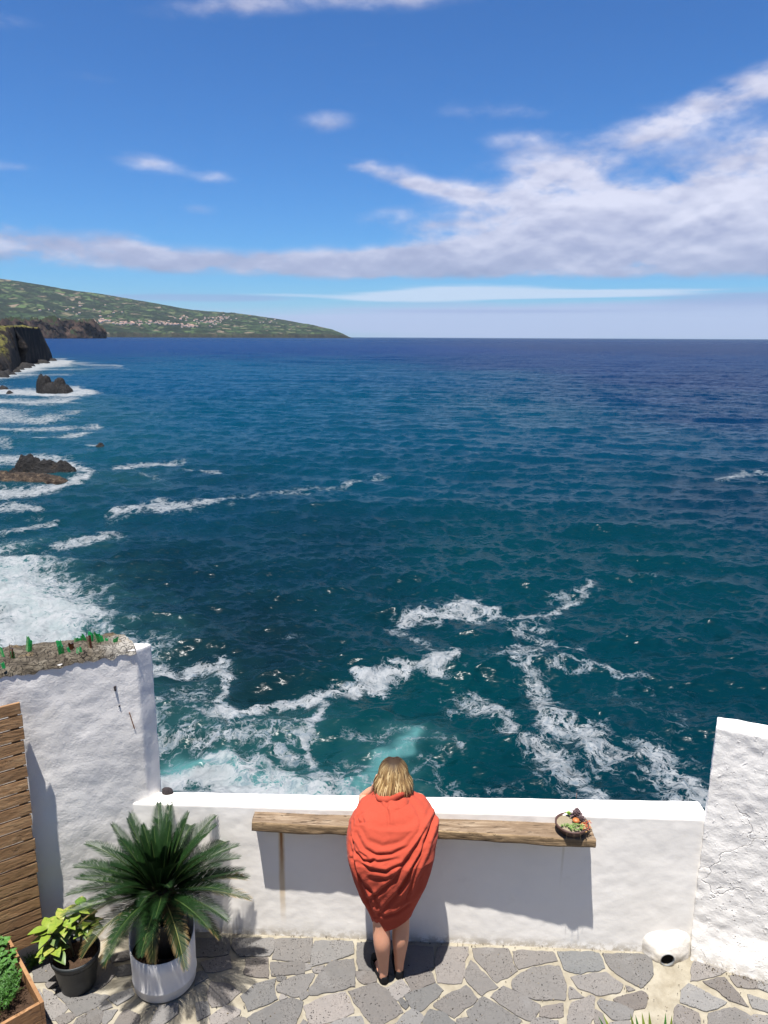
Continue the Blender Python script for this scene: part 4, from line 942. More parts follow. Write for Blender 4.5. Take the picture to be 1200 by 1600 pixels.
# ------------------------------------------------------------------ SLAT SCREEN (left)
scr = thing('slatted_screen', (-2.5, 4.2, .1), 'upright screen of brown pallet slats leaning by the rough white wall', 'screen')
ph_ = rad(35); sdv = Vector((math.cos(ph_), math.sin(ph_), 0)); snv = Vector((math.sin(ph_), -math.cos(ph_), 0))
E0 = Vector((-2.345, 4.295, 0)); z = .235; k = 0; zs = []
while z < 1.96:
    h_ = .078; L = 1.35; c_ = E0 - sdv * (L / 2 - random.gauss(0, .004)); tone = .82 + random.random() * .36
    b = MB(); b.box(c_ + Vector((0, 0, z + h_ / 2)) + Vector((-.035 * (z / 2), 0, 0)) * -1 * (1) , sdv * L, snv * .018, Vector((0, 0, h_)) + sdv * random.gauss(0, .001), (tone, tone * .98, tone * .95))
    bevel(b.build('slat', M['slat'], scr, col=True), .003); z += h_ + .0125; k += 1
for s_ in (.03, .72, 1.30):
    c_ = E0 - sdv * s_ - snv * .038
    b = MB(); b.box(c_ + Vector((.018, 0, 1.1)), sdv * .05, snv * .055, Vector((0, 0, 1.78)), (.55, .55, .55)); bevel(b.build('post', M['slat'], scr, col=True), .003)

# ------------------------------------------------------------------ PLANTER BOX with herbs
pc = Vector((-2.055, 3.69, 0)); pb = Vector((-2.51, 4.185, 0)); pd = (pb - pc).normalized(); pn = Vector((-pd.y, pd.x, 0))   # pn points left
HB = .36
pt_ = thing('planter_box', (-2.6, 3.6, 0), 'brown wooden planter box at the bottom left corner, full of green herbs', 'planter')
L1 = (pb - pc).length; L2 = 1.0; tks = .022
def board(c0, ax, th, h0, h1, nb, tone=1.0, name='side_panel'):
    b = MB(); hh = (h1 - h0) / nb
    for i in range(nb): t = tone * (.9 + .2 * random.random()); b.box(Vector(c0) + Vector((0, 0, h0 + hh * (i + .5))), ax, th, Vector((0, 0, hh - .004)), (t, t, t))
    return bevel(b.build(name, M['planter'], pt_, col=True), .002)
board((pc + pb) / 2 + pn * tks / 2, pb - pc, pn * tks, 0, HB, 3)
board(pc + pn * (L2 / 2 + tks + .001) + pd * tks / 2, pn * L2, pd * tks, 0, HB, 3)
board(pb + pn * (L2 / 2 + tks + .001) - pd * tks / 2, pn * L2, pd * tks, 0, HB, 3)
b = MB(); b.box(pc + pn * (L2 / 2) + pd * L1 / 2 + Vector((0, 0, HB - .09)), pn * (L2 - .06), pd * (L1 - .06), Vector((0, 0, .05)))
b.build('soil', M['soil'], pt_)
def leafquad(mb, p, d, up, L, W, c, fold=.2, bend=0.2, seg=3):
    d = Vector(d).normalized(); s = d.cross(Vector(up)); s = s.normalized() if s.length > 1e-4 else Vector((1, 0, 0)); u = s.cross(d)
    V = []; Fs = []; p = Vector(p)
    prof = [0.05, .75, 1.0, .6, 0.02] if seg == 4 else ([.1, 1.0, .75, .02] if seg == 3 else [.3, 1, .05])
    n = len(prof)
    for i, w in enumerate(prof):
        t = i / (n - 1); m_ = p + d * L * t - u * L * bend * t * t
        V += [m_ - s * W * w * .5 + u * W * w * fold, m_, m_ + s * W * w * .5 + u * W * w * fold]
    for i in range(n - 1):
        a = i * 3; Fs += [(a, a + 1, a + 4, a + 3), (a + 1, a + 2, a + 5, a + 4)]
    mb.add(V, Fs, c)
hb1 = MB(); r = random.Random(3)
for k in range(900):       # round-leaved herb at the back of the box
    a, b_ = r.random(), .05 + .75 * r.random(); a = .42 + a * .55
    hgt = .06 + .10 * r.random(); p0 = pc + pd * L1 * a + pn * (.03 + b_ * .8) + Vector((0, 0, HB - .04)); p1 = p0 + Vector((r.gauss(0, .02), r.gauss(0, .02), hgt))
    hb1.tube([p0, p1], .0012, 3, (.10, .20, .04), cap=False)
    g = .8 + .5 * r.random()
    for q in range(3):
        th = r.random() * 6.28; leafquad(hb1, p1, (math.cos(th), math.sin(th), .3), (0, 0, 1), .024 + .012 * r.random(), .026, (.045 * g, .125 * g, .02 * g), .1, .3)
o = hb1.build('round_leaf_herb', M['veg'], None, col=True, loc=tuple(pc + pd * L1 * .7)); tag(o, 'bright green round-leaved herbs filling the back of the planter box', 'herbs', kind='stuff')
hb2 = MB()
for k in range(620):
    a, b_ = .16 + .5 * r.random(), .10 + .8 * r.random(); p0 = pc + pd * L1 * a + pn * (.03 + b_ * .8) + Vector((0, 0, HB - .04)); d = Vector((r.gauss(0, .3), r.gauss(0, .3), 1)).normalized(); L = .09 + .09 * r.random()
    hb2.tube([p0, p0 + d * L * .5, p0 + d * L + Vector((r.gauss(0, .02), r.gauss(0, .02), -.01))], .001, 3, (.08, .2, .03), cap=False)
    g = .7 + .6 * r.random()
    for q in range(16):
        t = .35 + .65 * r.random(); th = r.random() * 6.28; leafquad(hb2, p0 + d * L * t, (math.cos(th), math.sin(th), .5), (0, 0, 1), .016 + .014 * r.random(), .0035, (.035 * g, .11 * g + .01, .012), .1, .2, 2)
o = hb2.build('feathery_herb', M['veg'], None, col=True, loc=tuple(pc + pd * L1 * .4)); tag(o, 'feathery green herbs growing in the front of the planter box', 'herbs', kind='stuff')
wt = MB(); wc_ = Vector(onz(52, 1508))
for k in range(60):
    d = Vector((r.gauss(0, .6), r.gauss(0, .5), 1)).normalized(); L = .05 + .07 * r.random(); p0 = wc_ + Vector((r.gauss(0, .02), r.gauss(0, .02), 0)); wt.tube([p0, p0 + d * L], .001, 3, (.1, .2, .03), cap=False)
    for q in range(10):
        th = r.random() * 6.28; leafquad(wt, p0 + d * L * (.3 + .7 * r.random()), (math.cos(th), math.sin(th), .3), (0, 0, 1), .014, .006, (.10, .22, .03), .1, .2, 2)
tag(wt.build('weed', M['veg'], None, col=True, loc=tuple(wc_)), 'small green weed tuft on the floor between planter box and wall', 'plant')

# ------------------------------------------------------------------ CROTON in black pot
cp = Vector((-2.065, 4.16, 0)); ct = thing('potted_croton', cp, 'yellow-green blotched shrub in a small black plastic pot', 'potted plant')
b = MB(); b.lathe(cp, [(.0, .004), (.110, .004), (.114, .02), (.148, .235), (.157, .238), (.160, .272), (.153, .274), (.149, .235), (.143, .21)], 48); b.build('pot', M['black_pot'], ct, True)
b = MB(); b.lathe(cp, [(.0, .225), (.06, .232), (.12, .222), (.146, .215)], 30, wob=.0)
so_ = b.build('soil', M['soil'], ct, True)
r = random.Random(9); stm = MB(); tips = []
for (dx, dy, h_, ox, oy) in ((-.16, -.01, .46, -.04, -.02), (.05, .03, .60, .02, .03), (-.06, .0, .52, -.01, .0), (.11, .02, .50, .03, .01), (-.12, -.06, .36, -.05, -.03)):
    p0 = cp + Vector((ox, oy, .22)); p1 = cp + Vector((dx * .4 + ox, dy * .4 + oy, .22 + (h_ - .22) * .5)); p2 = cp + Vector((dx, dy, h_)); stm.tube([p0, p1, p2], [.009, .008, .005], 7, (.10, .09, .05)); tips.append((p1, p2))
stm.build('stem', M['veg'], ct, True, col=True)
for (p1, p2) in tips:
    for k in range(13):
        t = .35 + .65 * (k / 12); th = k * 2.4 + r.random(); p = p1.lerp(p2, t); d = Vector((math.cos(th), math.sin(th), .25 + .5 * (t - .6)))
        b = MB(); g = r.random(); c = [(.15, .21, .025), (.23, .24, .05), (.06, .12, .015), (.17, .22, .03)][r.randrange(4)] if t > .55 else (.10, .15, .05)
        leafquad(b, p, d, (0, 0, 1), .085 + .05 * r.random(), .066 + .02 * r.random(), c, .10, .35, 4); o = b.build('leaf', M['croton'], ct, True, col=True)
        ss_ = o.modifiers.new('smooth', 'SUBSURF'); ss_.levels = 1; ss_.render_levels = 2

# ------------------------------------------------------------------ CYCAD in white bucket
kc = Vector((-1.487, 4.205, 0)); kt = thing('potted_palm', kc, 'large dark green sago palm in a cut-down white bucket by the wall', 'potted plant')
b = MB(); n = 64; V = []
def rimz(th): 
    # cut rim: low in front, higher at the back and sides
    f = math.sin(th); return .325 + .105 * max(0, min(1, (f + .55) / .9))
prof = [(.0, .004), (.196, .004), (.205, .018), (.208, .07), (.2135, .078), (.2135, .088), (.209, .098), (.212, .22), (.214, 1), (.210, 1.002), (.206, .98), (.203, .12)]
for (rr_, zz) in prof:
    for k in range(n):
        th = 2 * math.pi * k / n; z = zz if zz < .5 else rimz(th) * (zz); V.append((kc.x + rr_ * math.cos(th), kc.y + rr_ * math.sin(th), z))
build('bucket', V, grid_faces(len(prof), n, True), M['white_pot'], kt, True)
b = MB(); b.lathe(kc, [(.0, .26), (.1, .27), (.19, .25), (.203, .245)], 40); b.build('soil', M['soil'], kt, True)
ip = kc + Vector((.02, .02, 0)); b = MB(); b.lathe(ip, [(.0, .24), (.125, .24), (.15, .52), (.156, .52), (.156, .545), (.146, .545), (.142, .49), (.0, .49)], 40); b.build('inner_pot', M['dark_pot'], kt, True)
cc_ = ony(252, 1412, 4.215); kr = Vector((float(cc_[0]), 4.215, .66))
b = MB(); V = []
prof = [(.05, -.2), (.085, -.12), (.10, -.02), (.085, .05), (.045, .09), (.0, .10)]
b.lathe(kr, prof, 22, wob=.05); b.build('trunk', M['cycad_trunk'], kt, True)
r = random.Random(21)
def frond(name, azm, e0, L, old, droop):
    mb = MB(); nseg = 14; p = kr + Vector((math.cos(azm), math.sin(azm), 0)) * .035 + Vector((0, 0, .03)); pts = [p]; el_ = e0
    side = Vector((-math.sin(azm), math.cos(azm), 0)); tw = r.gauss(0, .12)
    for i in range(nseg):
        t = (i + 1) / nseg; el_i = e0 - droop * t ** 1.4; d = Vector((math.cos(azm + tw * t) * math.cos(el_i), math.sin(azm + tw * t) * math.cos(el_i), math.sin(el_i))); p = p + d * L / nseg; pts.append(p)
    mb.tube(pts, [.0050 - .0036 * i / nseg for i in range(nseg + 1)], 5, [(.16, .16, .05) if old else (.06, .10, .025)] * (5 * (nseg + 1)), cap=False)
    nl = 42
    for i in range(nl):
        t = .14 + .86 * i / (nl - 1); f = t * nseg; i0 = min(int(f), nseg - 1); q = pts[i0].lerp(pts[i0 + 1], f - i0); d = (pts[i0 + 1] - pts[i0]).normalized(); up = side.cross(d) * -1
        if up.z < 0 and e0 > -.2: up = up
        up = d.cross(side).normalized() * (1 if d.cross(side).z > 0 else -1) if abs(d.cross(side).z) > .05 else d.cross(side).normalized() * -1
        Ln = (.125 * math.sin(math.pi * min(1, (.12 + t * .86))) ** .6 + .012) * (L / .6)
        for s_ in (-1, 1):
            dd = (side * s_ * (.80 - .25 * t) + d * (.62 + .6 * t) + up * .42).normalized(); l_ = Ln * (.92 + .16 * r.random()); w = .0098
            g = .75 + .5 * r.random(); c0 = (.009 * g, .031 * g, .006 * g); c1 = c0
            if old and (t > .45 - .3 * r.random()): c1 = (.38, .25, .10) if r.random() < .75 else c0; 
            wv_ = d * w
            q1 = q + dd * l_ * .55 + Vector((0, 0, -.004)); q2 = q + dd * l_ + Vector((0, 0, -.018 * l_ / .1))
            V = [q - wv_ * .4, q + wv_ * .4, q1 + wv_ * .5, q1 - wv_ * .5, q2]
            mb.add(V, [(0, 1, 2, 3), (3, 2, 4)], [c0, c0, c0 if not old else tuple(c0[k] * .8 + c1[k] * .2 for k in range(3)), c0, c1])
    o = mb.build('frond', M['veg_gloss'], kt, False, col=True)
    if old: o['label'] = 'older frond with scorched yellow tips'
ga = 2.39996
for i in range(66):
    t = i / 65; e0 = rad(86) - rad(76) * t ** 1.15 + r.gauss(0, .05); azm = i * ga + r.gauss(0, .1)
    frond('frond', azm, e0, .35 + .20 * min(1, t * 2.2) + r.gauss(0, .02), t > .93 and math.cos(azm) > -.2, .25 + .35 * t + r.gauss(0, .08))
for (azm, e0, L, dr_, old) in ((-1.5, -.05, .42, 1.5, True), (-.5, .05, .48, .9, True), (.0, .15, .56, .5, True), (-2.5, .05, .55, 1.0, True), (-2.9, .1, .55, 1.0, True), (-2.2, .05, .50, 1.3, True), (3.05, .25, .5, .6, False), (.15, .4, .55, .6, False)):
    frond('frond', azm, e0, L, old, dr_)

# ------------------------------------------------------------------ SPIKY PLANT whose tips rise into the frame
ap = thing('spiky_plant', (1.42, 2.95, 0), 'green spiky plant with yellow tips poking up at the bottom edge', 'potted plant')
b = MB(); b.lathe((1.42, 2.95, 0), [(.0, .004), (.14, .004), (.15, .02), (.19, .36), (.20, .36), (.20, .40), (.185, .40), (.18, .35)], 36); b.build('pot', M['black_pot'], ap, True)
b = MB(); b.lathe((1.42, 2.95, 0), [(0, .36), (.18, .35)], 24); b.build('soil', M['soil'], ap, True)
TIPS = [(935, 1588), (942, 1585), (985, 1584), (993, 1586), (1003, 1582), (1014, 1580), (1040, 1583), (1050, 1586), (960, 1604), (1030, 1600), (1070, 1606), (920, 1606), (1000, 1620), (1060, 1625), (930, 1630)]
for i, (x, y) in enumerate(TIPS):
    yy = 3.02 + .06 * math.sin(i * 2.3); tp = Vector(ony(x, y, yy)); b = MB(); p0 = Vector((1.42 + (tp.x - 1.42) * .2, 2.95, .38))
    mid = p0.lerp(tp, .5) + Vector((0, 0, .06)); Pn = 10; V = []; cs = []
    for k in range(Pn):
        t = k / (Pn - 1); q = p0 * (1 - t) ** 2 + mid * 2 * t * (1 - t) + tp * t * t; w = .022 * (1 - t) ** .55 + .0005; V += [q + Vector((-w, -.008 * (1 - t), 0)), q + Vector((0, .006 * (1 - t), 0)), q + Vector((w, -.008 * (1 - t), 0))]
        cc = (.05, .14, .03) if t < .75 else ((.26, .34, .05) if i % 3 else (.07, .2, .04)); cs += [cc, (cc[0] * .8, cc[1] * .8, cc[2] * .8), cc]
    b.add(V, [tuple(q) for q in grid_faces(Pn, 3)], cs); b.build('leaf', M['veg_gloss'], ap, True, col=True)

# ------------------------------------------------------------------ SUCCULENT BOWL
bc = Vector((1.285, 4.398, 1.0335)); bt = thing('succulent_bowl', bc, 'round shallow clay bowl of small succulents on the right end of the wooden shelf', 'planter')
b = MB(); b.lathe(bc, [(.0, .0), (.062, .0), (.082, .015), (.104, .052), (.112, .055), (.113, .070), (.105, .072), (.099, .056)], 48); b.build('bowl', M['terracotta'], bt, True)
b = MB(); b.lathe(bc, [(0, .062), (.06, .064), (.101, .058)], 30); b.build('grit', M['gravel'], bt, True)
r = random.Random(5)
def rosette(name, c, R, n, col_, tilt=0.5, pointed=True, hgt=.5, label=None):
    mb = MB()
    for i in range(n):
        t = i / n; th = i * ga; rr_ = R * (.15 + .85 * (1 - t)); e = tilt + (1.35 - tilt) * t; d = Vector((math.cos(th) * math.cos(e), math.sin(th) * math.cos(e), math.sin(e))); g = .75 + .5 * r.random()
        leafquad(mb, Vector(c) + Vector((0, 0, R * hgt * t)), d, (0, 0, 1), rr_, R * .38, (col_[0] * g, col_[1] * g, col_[2] * g), .25, -.25, 3 if pointed else 4)
    o = mb.build(name, M['veg'], bt, True, col=True); sd_ = o.modifiers.new('thick', 'SOLIDIFY'); sd_.thickness = R * .06
    if label: o['label'] = label
rosette('rosette', bc + Vector((.045, .055, .065)), .055, 70, (.13, .085, .09), .05, True, 1.3, 'dark purple-grey cone-like rosette')
rosette('rosette', bc + Vector((.065, .02, .06)), .045, 50, (.12, .08, .08), .0, True, 1.0, 'dark purple-grey rosette')
rosette('rosette', bc + Vector((-.005, .075, .075)), .028, 22, (.22, .36, .05), .2, False, .8, 'bright lime green rosette')
for k in range(64):
    th = -2.8 + 2.5 * r.random(); rr_ = .03 + .062 * r.random(); rosette('sedum', bc + Vector((math.cos(th) * rr_, math.sin(th) * rr_, .064 + .012 * r.random())), .013, 8, (.20, .30, .085), .3, False, .5)
mb = MB()
for k in range(90):
    th = -.9 + 1.1 * r.random(); rr_ = .06 + .06 * r.random(); q = bc + Vector((math.cos(th) * rr_, math.sin(th) * rr_, .06 + .015 * r.random())); a_ = r.random() * 6.28
    leafquad(mb, q, (math.cos(a_), math.sin(a_), .2), (0, 0, 1), .018, .011, [(.38, .10, .04), (.40, .22, .07), (.30, .06, .03), (.42, .32, .14)][k % 4], .1, .1, 2)
mb.build('red_succulent', M['veg'], bt, False, col=True)
mb = MB(); mb.lathe(bc + Vector((.028, .005, .072)), [(0, 0), (.022, .002), (.026, .010), (.018, .020), (0, .024)], 16, (.42, .14, .04)); mb.build('clay_shard', M['veg'], bt, True, col=True)
mb = MB(); mb.tube([bc + Vector((.035, .07, .1)), bc + Vector((.038, .075, .17)), bc + Vector((.042, .08, .235))], [.0012, .0012, .0008], 5, (.16, .10, .06)); mb.tube([bc + Vector((.041, .078, .20)), bc + Vector((.042, .08, .24))], [.003, .0015], 6, (.22, .11, .09)); mb.build('flower_stalk', M['veg'], bt, True, col=True)
mb = MB()
for k in range(14):
    th = -2.2 + 2.0 * r.random(); q = bc + Vector((math.cos(th) * .108, math.sin(th) * .108, .07)); mb.tube([q, q + Vector((math.cos(th) * .012, math.sin(th) * .012, -.02)), q + Vector((math.cos(th) * .014, math.sin(th) * .014, -.05 - .06 * r.random()))], .0008, 4, (.10, .07, .04))
mb.build('trailing_stems', M['veg'], bt, False, col=True)

# ------------------------------------------------------------------ WOMAN
wt_ = thing('person', (.07, 4.2, 0), 'woman seen from behind in a coral shawl, leaning on the low white wall', 'person')
def skin_mesh(name, nodes, edges, m, parent, sub=2, root=0):
    loc = chain_loc(parent); me = bpy.data.meshes.new(name); me.from_pydata([tuple(Vector(p) - loc) for p, r_ in nodes], edges, []); o = bpy.data.objects.new(name, me); COL.objects.link(o); o.parent = parent
    o.modifiers.new('skin', 'SKIN'); sv_ = me.skin_vertices[0].data
    for i, (p, r_) in enumerate(nodes): sv_[i].radius = (r_, r_) if not hasattr(r_, '__len__') else r_; sv_[i].use_root = (i == root)
    s_ = o.modifiers.new('sub', 'SUBSURF'); s_.levels = sub; s_.render_levels = sub; me.materials.append(m)
    bpy.context.view_layer.update(); dg = bpy.context.evaluated_depsgraph_get(); me2 = bpy.data.meshes.new_from_object(o.evaluated_get(dg)); o.modifiers.clear(); o.data = me2; me2.name = name
    me2.polygons.foreach_set('use_smooth', np.ones(len(me2.polygons), dtype=bool))
    if not me2.materials: me2.materials.append(m)
    return o
N = []; Ed = []
def nd(p, r_, par=None): N.append((p, r_)); i = len(N) - 1; (Ed.append((par, i)) if par is not None else None); return i
pel = nd((.07, 4.20, .90), (.125, .085)); wai = nd((.07, 4.21, 1.01), (.105, .08), pel); che = nd((.07, 4.33, 1.12), (.115, .075), wai); shb = nd((.07, 4.42, 1.19), (.09, .055), che)
nk = nd((.07, 4.465, 1.29), .045, shb); hd0 = nd((.072, 4.475, 1.345), .060, nk); hd1 = nd((.072, 4.50, 1.40), (.078, .092), hd0); hd2 = nd((.072, 4.495, 1.455), (.070, .080), hd1)
nose = nd((.072, 4.588, 1.375), .014, hd1)
for (kx, ky, ax_, ay_, hx, hl, hy, toe) in ((-.008, 4.185, .014, 4.195, -.015, 1, 4.16, (-.035, 4.32, .035)), (.128, 4.225, .120, 4.240, .150, -1, 4.17, (.110, 4.375, .035))):
    hp = nd((hx, hy + .03, .82), .075, pel); th = nd(((hx + kx) / 2, (hy + ky) / 2, .65), .062, hp); kn = nd((kx, ky, .48), .060, th); cf = nd((kx + (ax_ - kx) * .35, ky - .022, .36), .066, kn); cf2 = nd((kx + (ax_ - kx) * .65, ky - .008, .24), .049, cf)
    an = nd((ax_, ay_, .095), .033, cf2); hl_ = nd((ax_, ay_ - .018, .045), .029, an); ft = nd(((ax_ + toe[0]) / 2, (ay_ + toe[1]) / 2, .045), .032, hl_); nd(toe, .028, ft)
# arms: elbows on the cap, left hand at the cheek
ls = nd((-.09, 4.43, 1.17), .045, shb); lu = nd((-.13, 4.52, 1.165), .046, ls); le = nd((-.135, 4.632, 1.128), .037, lu); lf = nd((-.095, 4.60, 1.19), .033, le); lwst = nd((-.058, 4.563, 1.245), .024, lf); lh = nd((-.046, 4.540, 1.285), (.034, .017), lwst); lh2 = nd((-.036, 4.528, 1.318), (.036, .014), lh)
for j, (dx, L) in enumerate(((-.018, .055), (-.006, .062), (.006, .058), (.017, .046))):
    a1 = nd((-.036 + dx * .8 - .004, 4.524 + dx * .9, 1.338), .0085, lh2); a2 = nd((-.030 + dx, 4.520 + dx * 1.0, 1.338 + L * .5), .0078, a1); nd((-.020 + dx, 4.522 + dx, 1.338 + L), .0065, a2)
t1 = nd((-.030, 4.562, 1.290), .0105, lh); t2 = nd((-.014, 4.570, 1.318), .0085, t1)
rs = nd((.225, 4.43, 1.17), .045, shb); ru = nd((.275, 4.51, 1.165), .046, rs); re_ = nd((.265, 4.625, 1.130), .037, ru); rf = nd((.18, 4.640, 1.132), .032, re_); rw = nd((.10, 4.645, 1.125), .024, rf); rh = nd((.062, 4.645, 1.115), (.032, .015), rw); rh2 = nd((.035, 4.645, 1.112), (.036, .013), rh)
for j, dy in enumerate((-.024, -.008, .008, .023)):
    a1 = nd((.008, 4.645 + dy, 1.112), .0085, rh2); a2 = nd((-.018, 4.645 + dy * 1.05, 1.108), .0078, a1); nd((-.038, 4.645 + dy, 1.098), .0065, a2)
t1 = nd((.060, 4.612, 1.108), .010, rh); nd((.040, 4.600, 1.100), .0085, t1)
skin_mesh('body', N, Ed, M['skin'], wt_)

# shawl
OUT = [(1243, 592, 640), (1249, 578, 655), (1256, 566, 668), (1264, 557, 677), (1274, 550, 682), (1285, 546, 684.5), (1300, 544, 685), (1320, 542.5, 681), (1340, 544, 678), (1360, 549, 673), (1380, 555, 666), (1400, 563, 656), (1420, 573, 646), (1435, 580, 640), (1450, 588, 634)]
ZK = [.38, .55, .80, 1.0, 1.10, 1.20, 1.27, 1.32, 1.40]; YC = [4.195, 4.20, 4.20, 4.215, 4.275, 4.35, 4.43, 4.465, 4.48]; DP = [.058, .085, .128, .165, .185, .19, .16, .12, .10]
yc = lambda z: float(np.interp(z, ZK, YC)); dp = lambda z: float(np.interp(z, ZK, DP))
prof = []
for py, xl, xr in OUT:
    z = 1.0
    for _ in range(30): Pm = ony(615, py, yc(z)); z = .6 * z + .4 * float(Pm[2])
    prof.append((z, float(ony(xl, py, yc(z))[0]), float(ony(xr, py, yc(z))[0])))
prof = np.array(sorted(prof)); ztop_ = prof[-1, 0]
def px_of(P): return project(P)
def ln(*pts): return [(380 + a * .2833, 1160 + b * .2834) for a, b in pts]
FOLDS = [  # polyline (photo px), groove depth, width px
 (ln((655, 390), (628, 415), (636, 442), (665, 440), (655, 415)), .016, 2.4), (ln((636, 450), (680, 535), (770, 572), (870, 548), (950, 480)), .006, 4.5), (ln((625, 500), (668, 585), (730, 622), (820, 618), (910, 575), (985, 480)), .011, 3.6),
 (ln((598, 520), (618, 600), (660, 650), (700, 662), (722, 645)), .020, 2.8), (ln((635, 655), (700, 703), (790, 716), (880, 668), (960, 560), (1030, 440), (1068, 372)), .017, 3.4), (ln((700, 750), (790, 755), (860, 705), (940, 600), (1010, 480)), .009, 3.6),
 (ln((600, 640), (630, 705), (662, 770), (702, 822)), .020, 2.8), (ln((690, 870), (755, 825), (830, 760), (920, 650), (1000, 535), (1055, 430)), .015, 3.8), (ln((740, 960), (800, 890), (880, 800), (960, 680), (1020, 560)), .012, 3.8), (ln((590, 450), (592, 560), (612, 660), (650, 780), (690, 880), (725, 960)), .013, 2.6),
 (ln((612, 430), (600, 500), (606, 570)), .014, 2.0), (ln((604, 600), (625, 690), (668, 800), (720, 900)), .009, 2.4), (ln((722, 935), (785, 958), (850, 940), (915, 890)), .010, 3.0), (ln((1064, 395), (1040, 455), (1015, 520), (985, 600), (930, 700), (860, 820)), .026, 3.0), (ln((755, 300), (800, 322), (860, 322), (915, 300)), .014, 2.8), (ln((790, 345), (830, 352), (870, 330)), .010, 2.2),
 (ln((750, 310), (785, 350), (800, 400), (805, 470)), .010, 2.8), (ln((700, 440), (760, 470), (900, 450), (960, 400)), .004, 6), (ln((640, 610), (700, 655), (760, 660), (850, 640)), .007, 3.0), (ln((1050, 470), (1000, 600), (940, 740), (900, 860)), .012, 2.8),
 (ln((1045, 330), (1010, 420), (960, 500), (900, 560)), .007, 4), (ln((640, 860), (700, 960), (730, 1010)), .006, 2.6), (ln((880, 300), (940, 340), (980, 420), (970, 500)), .006, 4), (ln((650, 720), (720, 840), (760, 930)), .008, 3.2), (ln((610, 540), (640, 600), (690, 640)), .009, 2.2)]
NT, NZ = 420, 380; ths = np.linspace(0, 2 * math.pi, NT, endpoint=False)
def hem(x, back): return np.interp(x, [-.12, -.05, -.01, .02, .08, .14, .2], [.50, .482, .466, .466, .50, .55, .565]) + (0 if back else .03)
S = np.zeros((NZ, NT, 3)); 
for i in range(NZ):
    t = i / (NZ - 1)
    for j, th in enumerate(ths):
        sx0 = math.sin(th); cb = math.cos(th)     # cb>0 : back side
        xm = .05 + .1 * sx0; zh = float(hem(xm, cb > 0)); z = zh + (ztop_ - zh) * t
        xl, xr = np.interp(z, prof[:, 0], prof[:, 1]), np.interp(z, prof[:, 0], prof[:, 2]); cx_, hw = (xl + xr) / 2, (xr - xl) / 2
        pw = .86; y = yc(z) - dp(z) * math.copysign(abs(cb) ** pw, cb); x = cx_ + hw * math.copysign(abs(sx0) ** .95, sx0)
        if z < 1.045 and z > .93: y = min(y, wf(x) - sdep(x) - .012)
        elif z <= 1.12: y = min(y, wf(x) - .02 if z < 1.08 else 4.62)
        S[i, j] = (x, y, z)
U_, V2 = project(S); D = np.zeros((NZ, NT)); back = np.cos(ths)[None, :] > -.25
for pts, a_, w in FOLDS:
    pts = np.array(pts); dmin = np.full((NZ, NT), 1e9); tt_ = np.zeros((NZ, NT)); sgn = np.zeros((NZ, NT)); L = len(pts) - 1
    for k in range(L):
        p0, p1 = pts[k], pts[k + 1]; d = p1 - p0; q = np.clip(((U_ - p0[0]) * d[0] + (V2 - p0[1]) * d[1]) / (d @ d), 0, 1); ex_ = U_ - p0[0] - q * d[0]; ey_ = V2 - p0[1] - q * d[1]; di = np.hypot(ex_, ey_)
        up_ = di < dmin; dmin = np.where(up_, di, dmin); tt_ = np.where(up_, (k + q) / L, tt_); sgn = np.where(up_, np.sign(ex_ * d[1] - ey_ * d[0]), sgn)
    w = w * .82
    fade = np.sin(np.pi * np.clip(tt_ * .9 + .05, 0, 1)) ** .5; s_ = dmin * sgn
    D += (-a_ * np.exp(-(s_ / w) ** 2) + .75 * a_ * np.exp(-((s_ - 1.9 * w) / (1.5 * w)) ** 2) + .35 * a_ * np.exp(-((s_ + 1.9 * w) / (1.4 * w)) ** 2)) * fade
D = np.where(back, D, 0) * np.clip((np.cos(ths)[None, :] + .25) * 3, 0, 1)
for i in range(NZ):
    for j in range(NT):
        D[i, j] += fbm(S[i, j], 7, 3, 4) * .002
        if math.cos(ths[j]) < .0: D[i, j] += .006 * math.sin(S[i, j, 0] * 60 + S[i, j, 2] * 8)
# two smoothing passes, then move along the surface normal
for _ in range(2): D[1:-1] = (D[:-2] + 2 * D[1:-1] + D[2:]) / 4; D = (np.roll(D, 1, 1) + 2 * D + np.roll(D, -1, 1)) / 4
du = np.roll(S, -1, 1) - np.roll(S, 1, 1); dv = np.gradient(S, axis=0); nv3 = np.cross(du, dv); nv3 /= np.linalg.norm(nv3, axis=2, keepdims=True) + 1e-9
ctr = S.mean(1, keepdims=True); flip = np.sign(((S - ctr) * nv3).sum(2, keepdims=True)); nv3 *= np.where(flip == 0, 1, flip)
S2 = S + nv3 * D[..., None]
rim = S2[-1]; cap_rows = []
for k in range(1, 26):
    t = k / 25; e = t ** 1.3; tgt = np.stack([.072 + .062 * np.sin(ths), 4.475 - .062 * np.cos(ths), np.full(NT, ztop_ + .045 * 1)], 1)
    row = rim * (1 - e) + tgt * e; row[:, 2] = rim[:, 2] + (ztop_ + .030 - rim[:, 2]) * math.sin(t * math.pi / 2) + .004 * np.sin(ths * 7 + t * 5); cap_rows.append(row)
S2 = np.concatenate([S2, np.array(cap_rows)], 0); NZ += 25
fq = grid_faces(NZ, NT, True); SV = S2.reshape(-1, 3)
